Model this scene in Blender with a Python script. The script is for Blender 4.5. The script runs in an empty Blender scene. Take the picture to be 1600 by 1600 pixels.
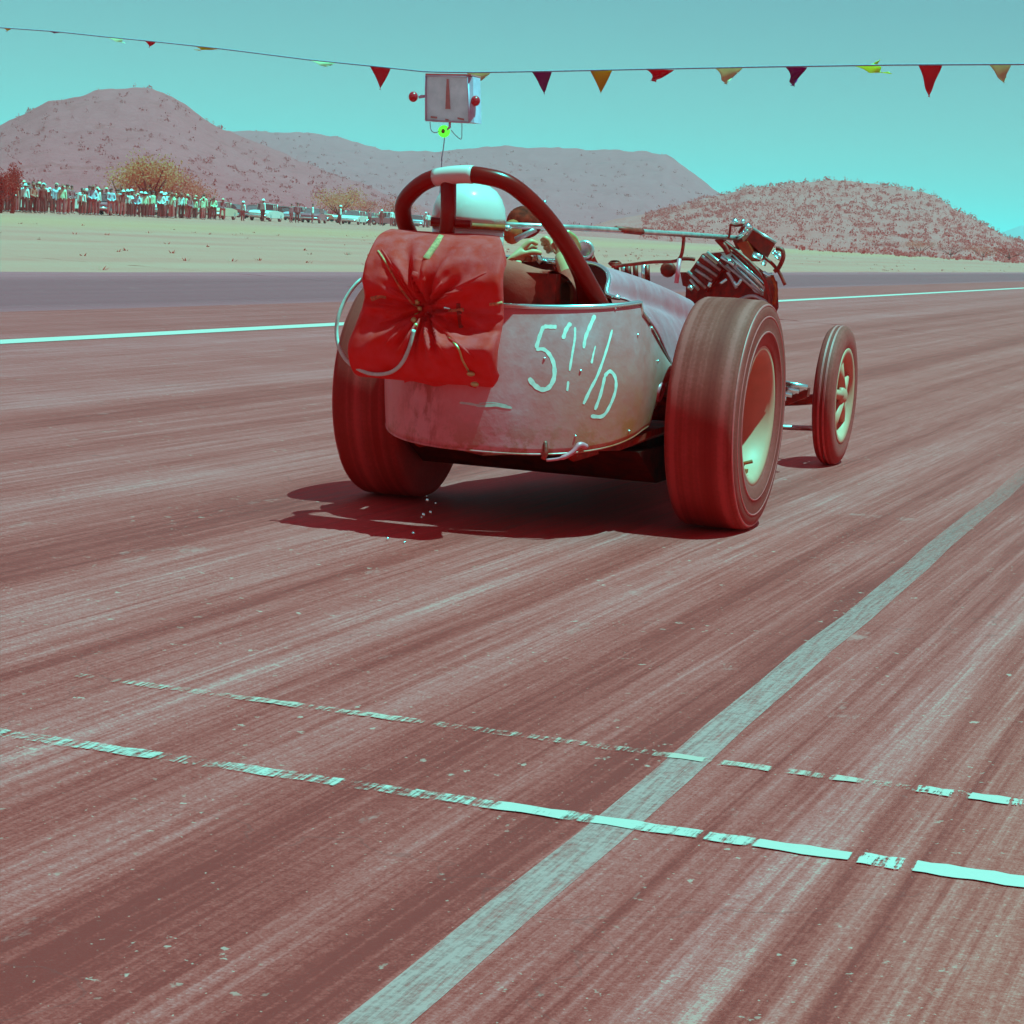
import bpy, bmesh, math, random
from mathutils import Vector, Matrix, noise
from mathutils.bvhtree import BVHTree
R = random.Random(7)
scene = bpy.context.scene
COL = scene.collection

# ---------------------------------------------------------------- camera, world, sun, exposure
FOC, CAMH = 3600.0, 1.0
ROLL = math.atan(.0594)
def _unroll(px, py):
    dx, dy = px - 800, py - 800
    c, s = math.cos(ROLL), math.sin(ROLL)
    return dx*c + dy*s, -dx*s + dy*c
PITCH = math.atan(-_unroll(800, 350.52)[1] / FOC)
def _raw0(px, py):
    ux, uy = _unroll(px, py)
    cp, sp = math.cos(PITCH), math.sin(PITCH)
    return Vector((ux, FOC*cp - uy*sp, -FOC*sp - uy*cp))
_v = _raw0(2060, 425.4)
YAW = math.atan2(_v.x, _v.y)
def raw(px, py):
    r = _raw0(px, py); c, s = math.cos(YAW), math.sin(YAW)
    return Vector((r.x*c - r.y*s, r.x*s + r.y*c, r.z))
EYE = Vector((0, 0, CAMH))
def AY(px, py, y):
    r = raw(px, py); return EYE + r*(y/r.y)
def AX(px, py, x):
    r = raw(px, py); return EYE + r*(x/r.x)
def AZ(px, py, z=0.0):
    r = raw(px, py); return EYE + r*((z - CAMH)/r.z)
def AD(px, py, d):
    r = raw(px, py); return EYE + r*(d/math.hypot(r.x, r.y))

cd = bpy.data.cameras.new('camera'); cam = bpy.data.objects.new('camera', cd); COL.objects.link(cam)
ax = (raw(801, 800) - raw(800, 800)).normalized(); az = -raw(800, 800).normalized(); ay = az.cross(ax)
M = Matrix((ax, ay, az)).transposed().to_4x4(); M.translation = EYE
cam.matrix_world = M
cd.sensor_width = 36; cd.lens = 36*FOC/1600; cd.clip_end = 20000; cd.clip_start = .05
scene.camera = cam

SUN = Vector((.30, .0, 1)).normalized()
W = bpy.data.worlds.new('World'); scene.world = W; W.use_nodes = True
wt = W.node_tree; wt.nodes.clear()
def wn(t, **k):
    n = wt.nodes.new(t)
    for a, b in k.items(): setattr(n, a, b)
    return n
sky = wn('ShaderNodeTexSky', sky_type='NISHITA', sun_disc=False, sun_elevation=math.asin(SUN.z),
         sun_rotation=math.atan2(SUN.x, SUN.y), altitude=400, air_density=1.0, dust_density=2.5, ozone_density=1.0)
bw = wn('ShaderNodeRGBToBW'); wt.links.new(sky.outputs[0], bw.inputs[0])
# faded-film sky: hue by elevation, paler to the horizon, with the physical sky's own luminance mixed in
wtc = wn('ShaderNodeTexCoord'); wsp = wn('ShaderNodeSeparateXYZ'); wt.links.new(wtc.outputs['Generated'], wsp.inputs[0])
wr = wn('ShaderNodeValToRGB'); wt.links.new(wsp.outputs[2], wr.inputs[0]); el = wr.color_ramp.elements
el[0].position = 0; el[0].color = (.30, .60, .565, 1); el[1].position = 1; el[1].color = (.19, .22, .29, 1)
for p_, c_ in ((.035, (.27, .56, .54, 1)), (.10, (.20, .41, .455, 1)), (.35, (.18, .30, .37, 1))):
    e_ = el.new(p_); e_.color = c_
tint = wn('ShaderNodeVectorMath', operation='SCALE'); tint.inputs['Scale'].default_value = 4.12
wt.links.new(wr.outputs[0], tint.inputs[0])
mul = wn('ShaderNodeMath', operation='MULTIPLY'); wt.links.new(bw.outputs[0], mul.inputs[0]); mul.inputs[1].default_value = .18
tint2 = wn('ShaderNodeVectorMath', operation='SCALE'); wt.links.new(tint.outputs[0], tint2.inputs[0]); wt.links.new(mul.outputs[0], tint2.inputs['Scale'])
comb = wn('ShaderNodeMix', data_type='RGBA', blend_type='MIX'); comb.inputs[0].default_value = .88
wt.links.new(tint2.outputs[0], comb.inputs[6]); wt.links.new(tint.outputs[0], comb.inputs[7])
bg = wn('ShaderNodeBackground'); bg.inputs[1].default_value = .0566
wo = wn('ShaderNodeOutputWorld'); wt.links.new(comb.outputs[2], bg.inputs[0]); wt.links.new(bg.outputs[0], wo.inputs[0])
ld = bpy.data.lights.new('sun', 'SUN'); sun = bpy.data.objects.new('sun', ld); COL.objects.link(sun)
ld.energy = 5; ld.angle = math.radians(.5); ld.color = (.036, 1.0, .86)
sun.rotation_euler = SUN.to_track_quat('Z', 'Y').to_euler(); sun.location = (20, 0, 60)
scene.view_settings.view_transform = 'Standard'; scene.view_settings.look = 'None'
scene.view_settings.exposure = 2.1; scene.view_settings.gamma = 1.0; scene.view_settings.use_curve_mapping = False
scene.cycles.max_bounces = 6; scene.cycles.transparent_max_bounces = 16

# ---------------------------------------------------------------- materials
LR, LG, LB = .40, 6.8, 5.9      # what a white horizontal surface returns in this light (display-linear)
def lin(v):
    v /= 255.0
    return v/12.92 if v <= .04045 else ((v + .055)/1.055)**2.4
def lit(r, g, b, k=1.0):        # albedo of a surface that looks (r,g,b) in the sun
    return (min(.93, lin(r)/LR*k), min(.93, lin(g)/LG*k), min(.93, lin(b)/LB*k), 1)
def lit2(r, g, b, k=1.0): c = lit(r, g, b, k); return (c[0], c[1]/.72, c[2]/.72, 1)
class NT:
    def __init__(s, name):
        s.m = bpy.data.materials.new(name); s.m.use_nodes = True; s.t = s.m.node_tree; s.t.nodes.clear()
        s.out = s.t.nodes.new('ShaderNodeOutputMaterial'); s.b = s.t.nodes.new('ShaderNodeBsdfPrincipled')
        s.t.links.new(s.b.outputs[0], s.out.inputs[0])
    def n(s, typ, ins=None, **k):
        nd = s.t.nodes.new(typ)
        for a, b in k.items(): setattr(nd, a, b)
        for a, b in (ins or {}).items(): s.put(nd.inputs[a], b)
        return nd
    def put(s, sock, v):
        if isinstance(v, bpy.types.NodeSocket): s.t.links.new(v, sock)
        elif isinstance(v, bpy.types.Node): s.t.links.new(v.outputs[0], sock)
        else: sock.default_value = v
    def math(s, op, a, b=0.0, c=0.0, clamp=False):
        nd = s.n('ShaderNodeMath', operation=op, use_clamp=clamp)
        s.put(nd.inputs[0], a); s.put(nd.inputs[1], b); s.put(nd.inputs[2], c); return nd.outputs[0]
    def mix(s, f, a, b, blend='MIX'):
        nd = s.n('ShaderNodeMix', data_type='RGBA', blend_type=blend)
        s.put(nd.inputs[0], f); s.put(nd.inputs[6], a); s.put(nd.inputs[7], b); return nd.outputs[2]
    def ramp(s, f, stops, interp='LINEAR'):
        nd = s.n('ShaderNodeValToRGB'); nd.color_ramp.interpolation = interp; e = nd.color_ramp.elements
        while len(e) > 1: e.remove(e[-1])
        e[0].position = stops[0][0]; e[0].color = _c4(stops[0][1])
        for p, c in stops[1:]:
            q = e.new(p); q.color = _c4(c)
        s.put(nd.inputs[0], f); return nd.outputs[0]
    def noise(s, vec, scale, detail=3, rough=.55, dist=0.0):
        nd = s.n('ShaderNodeTexNoise', {'Vector': vec, 'Scale': scale, 'Detail': detail, 'Roughness': rough, 'Distortion': dist})
        return nd.outputs[0]
    def vec(s, x, y, z=0.0):
        nd = s.n('ShaderNodeCombineXYZ'); s.put(nd.inputs[0], x); s.put(nd.inputs[1], y); s.put(nd.inputs[2], z); return nd.outputs[0]
    def rng(s, v, a, b, c=0.0, d=1.0):
        nd = s.n('ShaderNodeMapRange', {0: v, 1: a, 2: b, 3: c, 4: d}); return nd.outputs[0]
    def bump(s, h, strength=.3, dist=.01):
        nd = s.n('ShaderNodeBump', {'Height': h, 'Strength': strength, 'Distance': dist}); s.put(s.b.inputs['Normal'], nd.outputs[0])
    def set(s, **k):
        for a, b in k.items(): s.put(s.b.inputs[a.replace('_', ' ')], b)
        return s
def _c4(c):
    if isinstance(c, (int, float)): return (c, c, c, 1)
    return c if len(c) == 4 else (*c, 1)
def K(c, k=.72): return (c[0], c[1]*k, c[2]*k) + tuple(c[3:])
def simple(name, col, rough=.6, metal=0.0, var=.12, scale=18.0, bump=0.0, spec=.5, coat=0.0):
    if metal < .5: col = K(col)
    q = NT(name); tc = q.n('ShaderNodeTexCoord').outputs['Object']
    f = q.noise(tc, scale, 4)
    dark = tuple(c*(1 - var*1.6) for c in col[:3]); light = tuple(min(1, c*(1 + var)) for c in col[:3])
    q.set(Base_Color=q.ramp(f, [(.3, dark), (.7, light)]), Roughness=rough, Metallic=metal)
    q.b.inputs['Specular IOR Level'].default_value = spec; q.b.inputs['Coat Weight'].default_value = coat
    if bump: q.bump(f, bump, .01)
    return q.m

def asphalt():
    q = NT('asphalt'); pos = q.n('ShaderNodeNewGeometry').outputs['Position']
    sp = q.n('ShaderNodeSeparateXYZ', {0: pos}); x, y = sp.outputs[0], sp.outputs[1]
    wob = q.noise(q.vec(0.0, q.math('MULTIPLY', y, .22)), 1.0, 2)
    xw = q.math('ADD', x, q.math('MULTIPLY', q.math('SUBTRACT', wob, .5), .10))
    # laid rubber: measured bands near the finish line
    def band(stops, lo, hi):
        t = q.rng(xw, lo, hi)
        return q.ramp(t, [((a - lo)/(hi - lo), v) for a, v in stops])
    near = band([(-3.6, .50), (-3.2, .20), (-3.05, .55), (-2.9, .62), (-2.62, .50), (-2.52, .30), (-2.44, .48), (-2.3, .42), (-2.2, .58), (-2.02, .52), (-1.93, .36),
                 (-1.83, .50), (-1.66, .60), (-1.52, .42), (-1.44, .22), (-1.37, .40), (-1.24, .50), (-1.14, .18), (-1.07, .32), (-.98, .54), (-.915, .48), (-.885, .24), (-.855, .55), (-.80, .30),
                 (-.75, .55), (-.665, .57), (-.63, .20), (-.58, .54), (-.545, .55), (-.52, .20), (-.49, .60), (-.40, .52)], -3.6, -.3)
    far = band([(-16.2, .50), (-15.2, .42), (-14.5, .18), (-11.2, .16), (-10.4, .44), (-8.8, .46), (-7.6, .64), (-6.6, .50), (-5.8, .66), (-5.25, .30), (-4.9, .56),
                (-4.6, .34), (-4.42, .60), (-4.15, .40), (-3.9, .62), (-3.6, .50)], -16.2, -3.5)
    s0 = q.mix(q.math('GREATER_THAN', xw, -3.55), far, near)
    s0v = q.n('ShaderNodeRGBToBW', {0: s0}).outputs[0]
    xs = q.math('ADD', x, q.math('MULTIPLY', y, -.012))
    st1 = q.noise(q.vec(q.math('MULTIPLY', xw, 3.5), q.math('MULTIPLY', y, .05)), 1.0, 4, .6)
    st2 = q.noise(q.vec(q.math('MULTIPLY', xs, 21.0), q.math('MULTIPLY', y, .13), 3.0), 1.0, 5, .68)
    st3 = q.noise(q.vec(q.math('MULTIPLY', xs, 90.0), q.math('MULTIPLY', y, 1.3), 5.0), 1.0, 3, .6)
    blot = q.noise(pos, 1.1, 5, .62)
    grain = q.noise(pos, 150.0, 3, .75)
    grit = q.noise(pos, 38.0, 4, .7)
    v = q.math('MULTIPLY_ADD', q.math('SUBTRACT', st1, .5), .52, s0v)
    v = q.math('MULTIPLY_ADD', q.math('SUBTRACT', st2, .5), .95, v)
    v = q.math('MULTIPLY_ADD', q.math('SUBTRACT', st3, .5), .85, v)
    v = q.math('MULTIPLY_ADD', q.math('SUBTRACT', blot, .5), .32, v)
    v = q.math('MULTIPLY_ADD', q.math('SUBTRACT', grain, .5), 1.05, v)
    v = q.math('MULTIPLY_ADD', q.math('SUBTRACT', grit, .5), .60, v)
    # heavy burnout rubber laid just before the line
    hv = q.ramp(q.rng(xw, -1.75, -1.0), [(0, 0), (.16, .1), (.24, .75), (.34, 1), (.40, .35), (.46, .15), (.52, .75), (.58, .3), (.70, .05), (.78, .55), (.84, .65), (.90, .1), (1, 0)])
    v = q.math('SUBTRACT', v, q.math('MULTIPLY', hv, q.rng(y, 4.6, 2.3, .0, .34)))
    v = q.math('MULTIPLY_ADD', q.math('SUBTRACT', v, .47), q.rng(y, 5.0, 14.0, 1.25, .85), .45)
    c = q.ramp(v, [(0.0, lit(120, 30, 23)), (.20, lit(134, 53, 46)), (.42, lit(146, 81, 75)), (.60, lit(154, 105, 101)), (.82, lit(163, 134, 133)), (1.0, lit(176, 176, 168))])
    c = q.mix(q.rng(x, -.75, -.35, 0.0, .8), c, q.mix(1.0, c, (1.0, 1.10, .92, 1), 'MULTIPLY'))
    # slightly purple far lane, dark sealed shoulder
    farf = q.rng(x, -9.0, -2.8, 1.0, 0.0)
    c = q.mix(q.math('MULTIPLY', farf, .8), c, q.mix(1.0, c, (.97, .98, 1.16, 1), 'MULTIPLY'))
    sh = q.math('LESS_THAN', xw, -10.6)
    shc = q.ramp(q.math('MULTIPLY_ADD', q.math('SUBTRACT', st1, .5), .35, s0v), [(.1, lit(122, 76, 92)), (.5, lit(148, 112, 128))])
    c = q.mix(sh, c, shc)
    # pale chips, spilled grit and a few long scuffs
    ch = q.noise(q.vec(x, q.math('MULTIPLY', y, .75), 2.0), 34.0, 3, .6); cl = q.noise(pos, 3.1, 3, .6)
    chm = q.math('MULTIPLY', q.rng(ch, .64, .68), q.rng(cl, .50, .60))
    c = q.mix(q.math('MULTIPLY', chm, .75), c, lit(176, 208, 192))
    ls = q.noise(q.vec(q.math('MULTIPLY', xs, 30.0), q.math('MULTIPLY', y, 3.2), 7.0), 1.0, 4, .7)
    c = q.mix(q.math('MULTIPLY', q.rng(ls, .66, .74), q.rng(cl, .46, .62, 0, .6)), c, lit(172, 182, 174))
    sp2 = q.noise(q.vec(x, q.math('MULTIPLY', y, .8), 12.0), 95.0, 2, .5)
    c = q.mix(q.math('MULTIPLY', q.rng(sp2, .70, .74), .8), c, lit(172, 200, 184))
    c = q.mix(q.math('MULTIPLY', q.rng(sp2, .27, .23), .5), c, lit(108, 40, 34))
    sc = q.noise(q.vec(q.math('MULTIPLY', x, 5.0), q.math('MULTIPLY', y, 1.6), 9.0), 1.0, 6, .75)
    c = q.mix(q.rng(sc, .62, .70, 0.0, .55), c, lit(172, 176, 170))
    # hairline cracks
    cr = q.n('ShaderNodeTexVoronoi', {'Vector': q.n('ShaderNodeVectorMath', {0: pos, 1: q.n('ShaderNodeTexNoise', {'Vector': pos, 'Scale': 2.0, 'Detail': 4}).outputs['Color']}, operation='ADD').outputs[0], 'Scale': .45}, feature='DISTANCE_TO_EDGE')
    c = q.mix(q.math('MULTIPLY', q.math('LESS_THAN', cr.outputs['Distance'], .0016), .35), c, lit(110, 60, 58))
    q.set(Base_Color=c, Roughness=q.rng(v, 0, 1, .62, .85)); q.b.inputs['Specular IOR Level'].default_value = .25
    h = q.math('ADD', grain, q.math('MULTIPLY', grit, .6)); q.bump(h, .35, .004)
    return q.m

def paint(name, col, xstops, lo, hi, dens=1.0, t0=.42, t1=.62, mx_=1.0):
    """worn line paint: rubber and wear let the asphalt show through"""
    q = NT(name); pos = q.n('ShaderNodeNewGeometry').outputs['Position']
    sp = q.n('ShaderNodeSeparateXYZ', {0: pos}); x, y = sp.outputs[0], sp.outputs[1]
    xs = q.math('ADD', x, q.math('MULTIPLY', y, .02))
    a = q.noise(q.vec(q.math('MULTIPLY', xs, 105.0), q.math('MULTIPLY', y, 5.0)), 1.0, 4, .7)
    b = q.noise(pos, 55.0, 4, .75)
    w = q.n('ShaderNodeRGBToBW', {0: q.ramp(q.rng(x, lo, hi), [((p - lo)/(hi - lo), v) for p, v in xstops])}).outputs[0] if xstops else dens
    f = q.math('ADD', q.math('MULTIPLY_ADD', q.math('SUBTRACT', a, .5), 1.9, q.math('MULTIPLY', q.math('SUBTRACT', b, .5), 1.3)), w)
    m = q.rng(f, t0, t1, 0.0, mx_)
    if name == 'faded_line_paint': m = q.math('MULTIPLY', m, q.rng(y, 4.6, 11.5, 1.0, .22))
    q.set(Base_Color=q.mix(b, tuple(c*.9 for c in col[:3]) + (1,), col), Roughness=.6)
    tr = q.n('ShaderNodeBsdfTransparent'); mx = q.n('ShaderNodeMixShader', {0: m, 1: tr.outputs[0], 2: q.b.outputs[0]})
    q.t.links.new(mx.outputs[0], q.out.inputs[0]); return q.m

def desert():
    q = NT('desert_ground'); pos = q.n('ShaderNodeNewGeometry').outputs['Position']
    sp = q.n('ShaderNodeSeparateXYZ', {0: pos}); x, y = sp.outputs[0], sp.outputs[1]
    along = q.noise(q.vec(q.math('MULTIPLY', x, .35), q.math('MULTIPLY', y, .012)), 1.0, 5, .6)
    bl = q.noise(pos, .12, 6, .65); fine = q.noise(pos, 2.2, 5, .7)
    v = q.math('ADD', q.math('MULTIPLY', along, .5), q.math('ADD', q.math('MULTIPLY', bl, .3), q.math('MULTIPLY', fine, .25)))
    c = q.ramp(v, [(.38, lit(176, 152, 138)), (.50, lit(178, 174, 154)), (.62, lit(180, 188, 164))])
    tr = q.noise(q.vec(q.math('MULTIPLY', x, .5), q.math('MULTIPLY', y, .06), 4), 1.0, 6, .8)
    c = q.mix(q.math('MULTIPLY', q.rng(tr, .56, .66), q.rng(x, -60, -38, 1.0, .25)), c, lit(176, 136, 122))
    st = q.math('MULTIPLY', q.rng(x, -70.0, -52.0, 0.0, 1.0), q.rng(x, -46, -36, 1.0, 0.0))
    c = q.mix(q.math('MULTIPLY', st, .5), c, lit(182, 200, 148))
    q.set(Base_Color=c, Roughness=.95); q.b.inputs['Specular IOR Level'].default_value = .1; q.bump(fine, .4, .05)
    return q.m

def leafy(q, c, f=.5):
    tl = q.n('ShaderNodeBsdfTranslucent', {0: c}); mx = q.n('ShaderNodeMixShader', {0: f, 1: q.b.outputs[0], 2: tl.outputs[0]}); q.t.links.new(mx.outputs[0], q.out.inputs[0])
def hillmat(name, cols, scale=.05, thr=.58):
    q = NT(name); pos = q.n('ShaderNodeNewGeometry').outputs['Position']
    big = q.noise(pos, scale*.3, 5, .6); sm = q.noise(pos, scale, 5, .7); tiny = q.noise(pos, scale*5, 4, .7)
    v = q.math('ADD', q.math('MULTIPLY', big, .5), q.math('MULTIPLY', tiny, .5))
    c = q.ramp(v, [(.38, cols[0]), (.62, cols[1])])
    c = q.mix(q.rng(sm, thr, thr + .05, 0, .55), c, cols[2])
    q.set(Base_Color=c, Roughness=.95); q.b.inputs['Specular IOR Level'].default_value = .05; q.bump(tiny, .5, 1.0)
    if 'scrub' in name: leafy(q, c)
    return q.m

def aluminium(name, stain=True):
    q = NT(name); tc = q.n('ShaderNodeTexCoord').outputs['Object']
    sp = q.n('ShaderNodeSeparateXYZ', {0: tc}); x, z = sp.outputs[0], sp.outputs[2]
    a = q.noise(tc, 3.2, 5, .6); b = q.noise(tc, 14, 5, .65); d = q.noise(tc, 60, 4, .7)
    v = q.math('ADD', q.math('MULTIPLY', a, .6), q.math('ADD', q.math('MULTIPLY', b, .3), q.math('MULTIPLY', d, .1)))
    if stain: c = q.ramp(v, [(.36, (.84, .075, .075)), (.5, (.88, .112, .130)), (.62, (.90, .16, .19))])
    else: c = q.ramp(v, [(.36, (.93, .052, .072)), (.5, (.93, .074, .102)), (.64, (.93, .10, .135))])
    if stain:   # dried oil and rust near the bottom right of the tail, drips in the middle
        m = q.math('MULTIPLY', q.rng(x, .14, .44), q.rng(z, .66, .34))
        m = q.math('MULTIPLY', m, q.rng(b, .35, .6, .45, 1.0))
        c = q.mix(m, c, (.74, .048, .006, 1))
        m2 = q.math('MULTIPLY', q.math('MULTIPLY', q.rng(q.noise(q.vec(q.math('MULTIPLY', x, 12), 0.0, q.math('MULTIPLY', z, 5)), 1.0, 5, .7), .46, .56), q.rng(q.math('ABSOLUTE', q.math('ADD', x, .20)), .12, .02)), .85)
        c = q.mix(m2, c, (.55, .02, .014, 1))
        m3 = q.math('MULTIPLY', q.rng(b, .50, .60), q.rng(z, .42, .28)); c = q.mix(q.math('MULTIPLY', m3, .75), c, (.6, .045, .015, 1))
    q.set(Base_Color=c, Roughness=q.rng(b, .3, .7, .34, .55), Metallic=.18)
    q.b.inputs['Specular IOR Level'].default_value = .4
    q.bump(q.math('ADD', a, q.math('MULTIPLY', b, .25)), .3, .02)
    return q.m

def rubber(name, grooves=0):
    q = NT(name); tc = q.n('ShaderNodeTexCoord').outputs['Object']
    sp = q.n('ShaderNodeSeparateXYZ', {0: tc}); x, y, z = sp.outputs
    bandn = q.noise(q.vec(q.math('MULTIPLY', x, 16), 0.0, 0.0), 1.0, 3, .6)
    fine = q.noise(tc, 90, 4, .7); pt = q.noise(tc, 7, 4, .6)
    v = q.math('ADD', q.math('MULTIPLY', bandn, .75), q.math('ADD', q.math('MULTIPLY', fine, .15), q.math('MULTIPLY', pt, .12)))
    c = q.ramp(v, [(.38, (.34, .004, .003)), (.50, (.46, .013, .011)), (.60, (.68, .030, .030))])
    q.set(Base_Color=c, Roughness=.75); q.b.inputs['Specular IOR Level'].default_value = .12; q.bump(fine, .25, .002)
    return q.m

def cloth(name, c0, c1, scale=22.0):
    c0, c1 = K(c0), K(c1)
    q = NT(name); tc = q.n('ShaderNodeTexCoord').outputs['Object']
    a = q.noise(tc, scale, 5, .6); w = q.noise(tc, 260, 2, .5)
    q.set(Base_Color=q.ramp(a, [(.35, c0), (.65, c1)]), Roughness=.8); q.b.inputs['Specular IOR Level'].default_value = .12
    q.b.inputs['Sheen Weight'].default_value = .0
    q.bump(q.math('ADD', a, q.math('MULTIPLY', w, .3)), .35, .006)
    if 'leaf' in name: leafy(q, q.ramp(a, [(.35, c0), (.65, c1)]))
    return q.m

def emis(name, col, s):
    q = NT(name); q.set(Base_Color=(*col, 1), Roughness=.4); q.b.inputs['Emission Color'].default_value = (*col, 1); q.b.inputs['Emission Strength'].default_value = s
    return q.m

MT = dict(
    asphalt=asphalt(), desert=desert(),
    lane=paint('white_line_paint', lit(178, 255, 236), None, 0, 1, 1.0),
    edge=paint('faded_line_paint', lit(180, 190, 184), None, 0, 1, .66, .0, .85, .88),
    alum=aluminium('aluminium_tail'), alum2=aluminium('aluminium_cowl', False),
    rubber=rubber('tyre_rubber'),
    black=simple('black_paint', (.38, .003, .002), .26, 0, .1, 12, spec=.16),
    frame=simple('oily_black_steel', (.50, .012, .006), .55, 0, .35, 25, .2, spec=.2),
    chrome=simple('chrome', (.92, .80, .80), .22, 1.0, .05, 30),
    steel=simple('bare_steel', (.75, .34, .34), .32, .8, .2, 30),
    darkmetal=simple('dark_cast_iron', (.52, .014, .008), .5, .15, .35, 40, .4, spec=.3),
    rim=simple('cream_rim_paint', (.93, .17, .125), .5, 0, .08, 8, spec=.12),
    rimdark=simple('shaded_wheel_metal', (.75, .03, .008), .5, 0, .2, 14, spec=.2),  # shade inside the wheel is put into this dark colour
    white=simple('white_number_paint', (.90, .52, .50), .6, 0, .1, 60),
    helmet=simple('white_helmet', (.93, .34, .34), .25, 0, .04, 5, coat=.4),
    strap=simple('brown_strap', (.62, .05, .010), .7, 0, .2, 60, spec=.2),
    red=cloth('red_canvas', (.90, .010, .006), (.93, .030, .036)),
    cord=simple('white_cord', (.7, .5, .48), .6, 0, .1, 80),
    webbing=simple('olive_webbing', (.80, .15, .075), .8, 0, .25, 120, spec=.2),
    brass=simple('brass_fitting', (.72, .30, .12), .35, .6, .1, 60),
    skin=simple('sunlit_skin', (.88, .17, .09), .55, 0, .08, 20, spec=.3),
    jacket=cloth('brown_jacket', (.72, .028, .020), (.78, .045, .034), 14),
    board=simple('grey_sign_box', (.93, .90, .96), .55, 0, .10, 6),
    boardedge=simple('grey_sign_edge', (.75, .35, .50), .5, 0, .1, 8),
    boardtop=simple('sign_box_lid', lit2(165, 215, 205), .5, 0, .1, 8),
    redpaint=simple('red_numeral_paint', (.7, .18, .17), .6, 0, .1, 20),
    redlens=simple('red_lamp_glass', (.80, .01, .02), .3, 0, .05, 5, spec=.2),
    green=emis('lit_green_lamp', (.10, .95, .035), .30), greendark=simple('lamp_socket', (.3, .12, .02), .5),
    wire=simple('grey_wire', (.5, .4, .5), .6), rope=simple('bunting_rope', (.4, .2, .3), .8),
    glass=simple('dark_car_glass', (.4, .05, .06), .1, 0, .05, 3),
    tyre=simple('far_tyre', (.42, .02, .02), .7),
)
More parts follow.
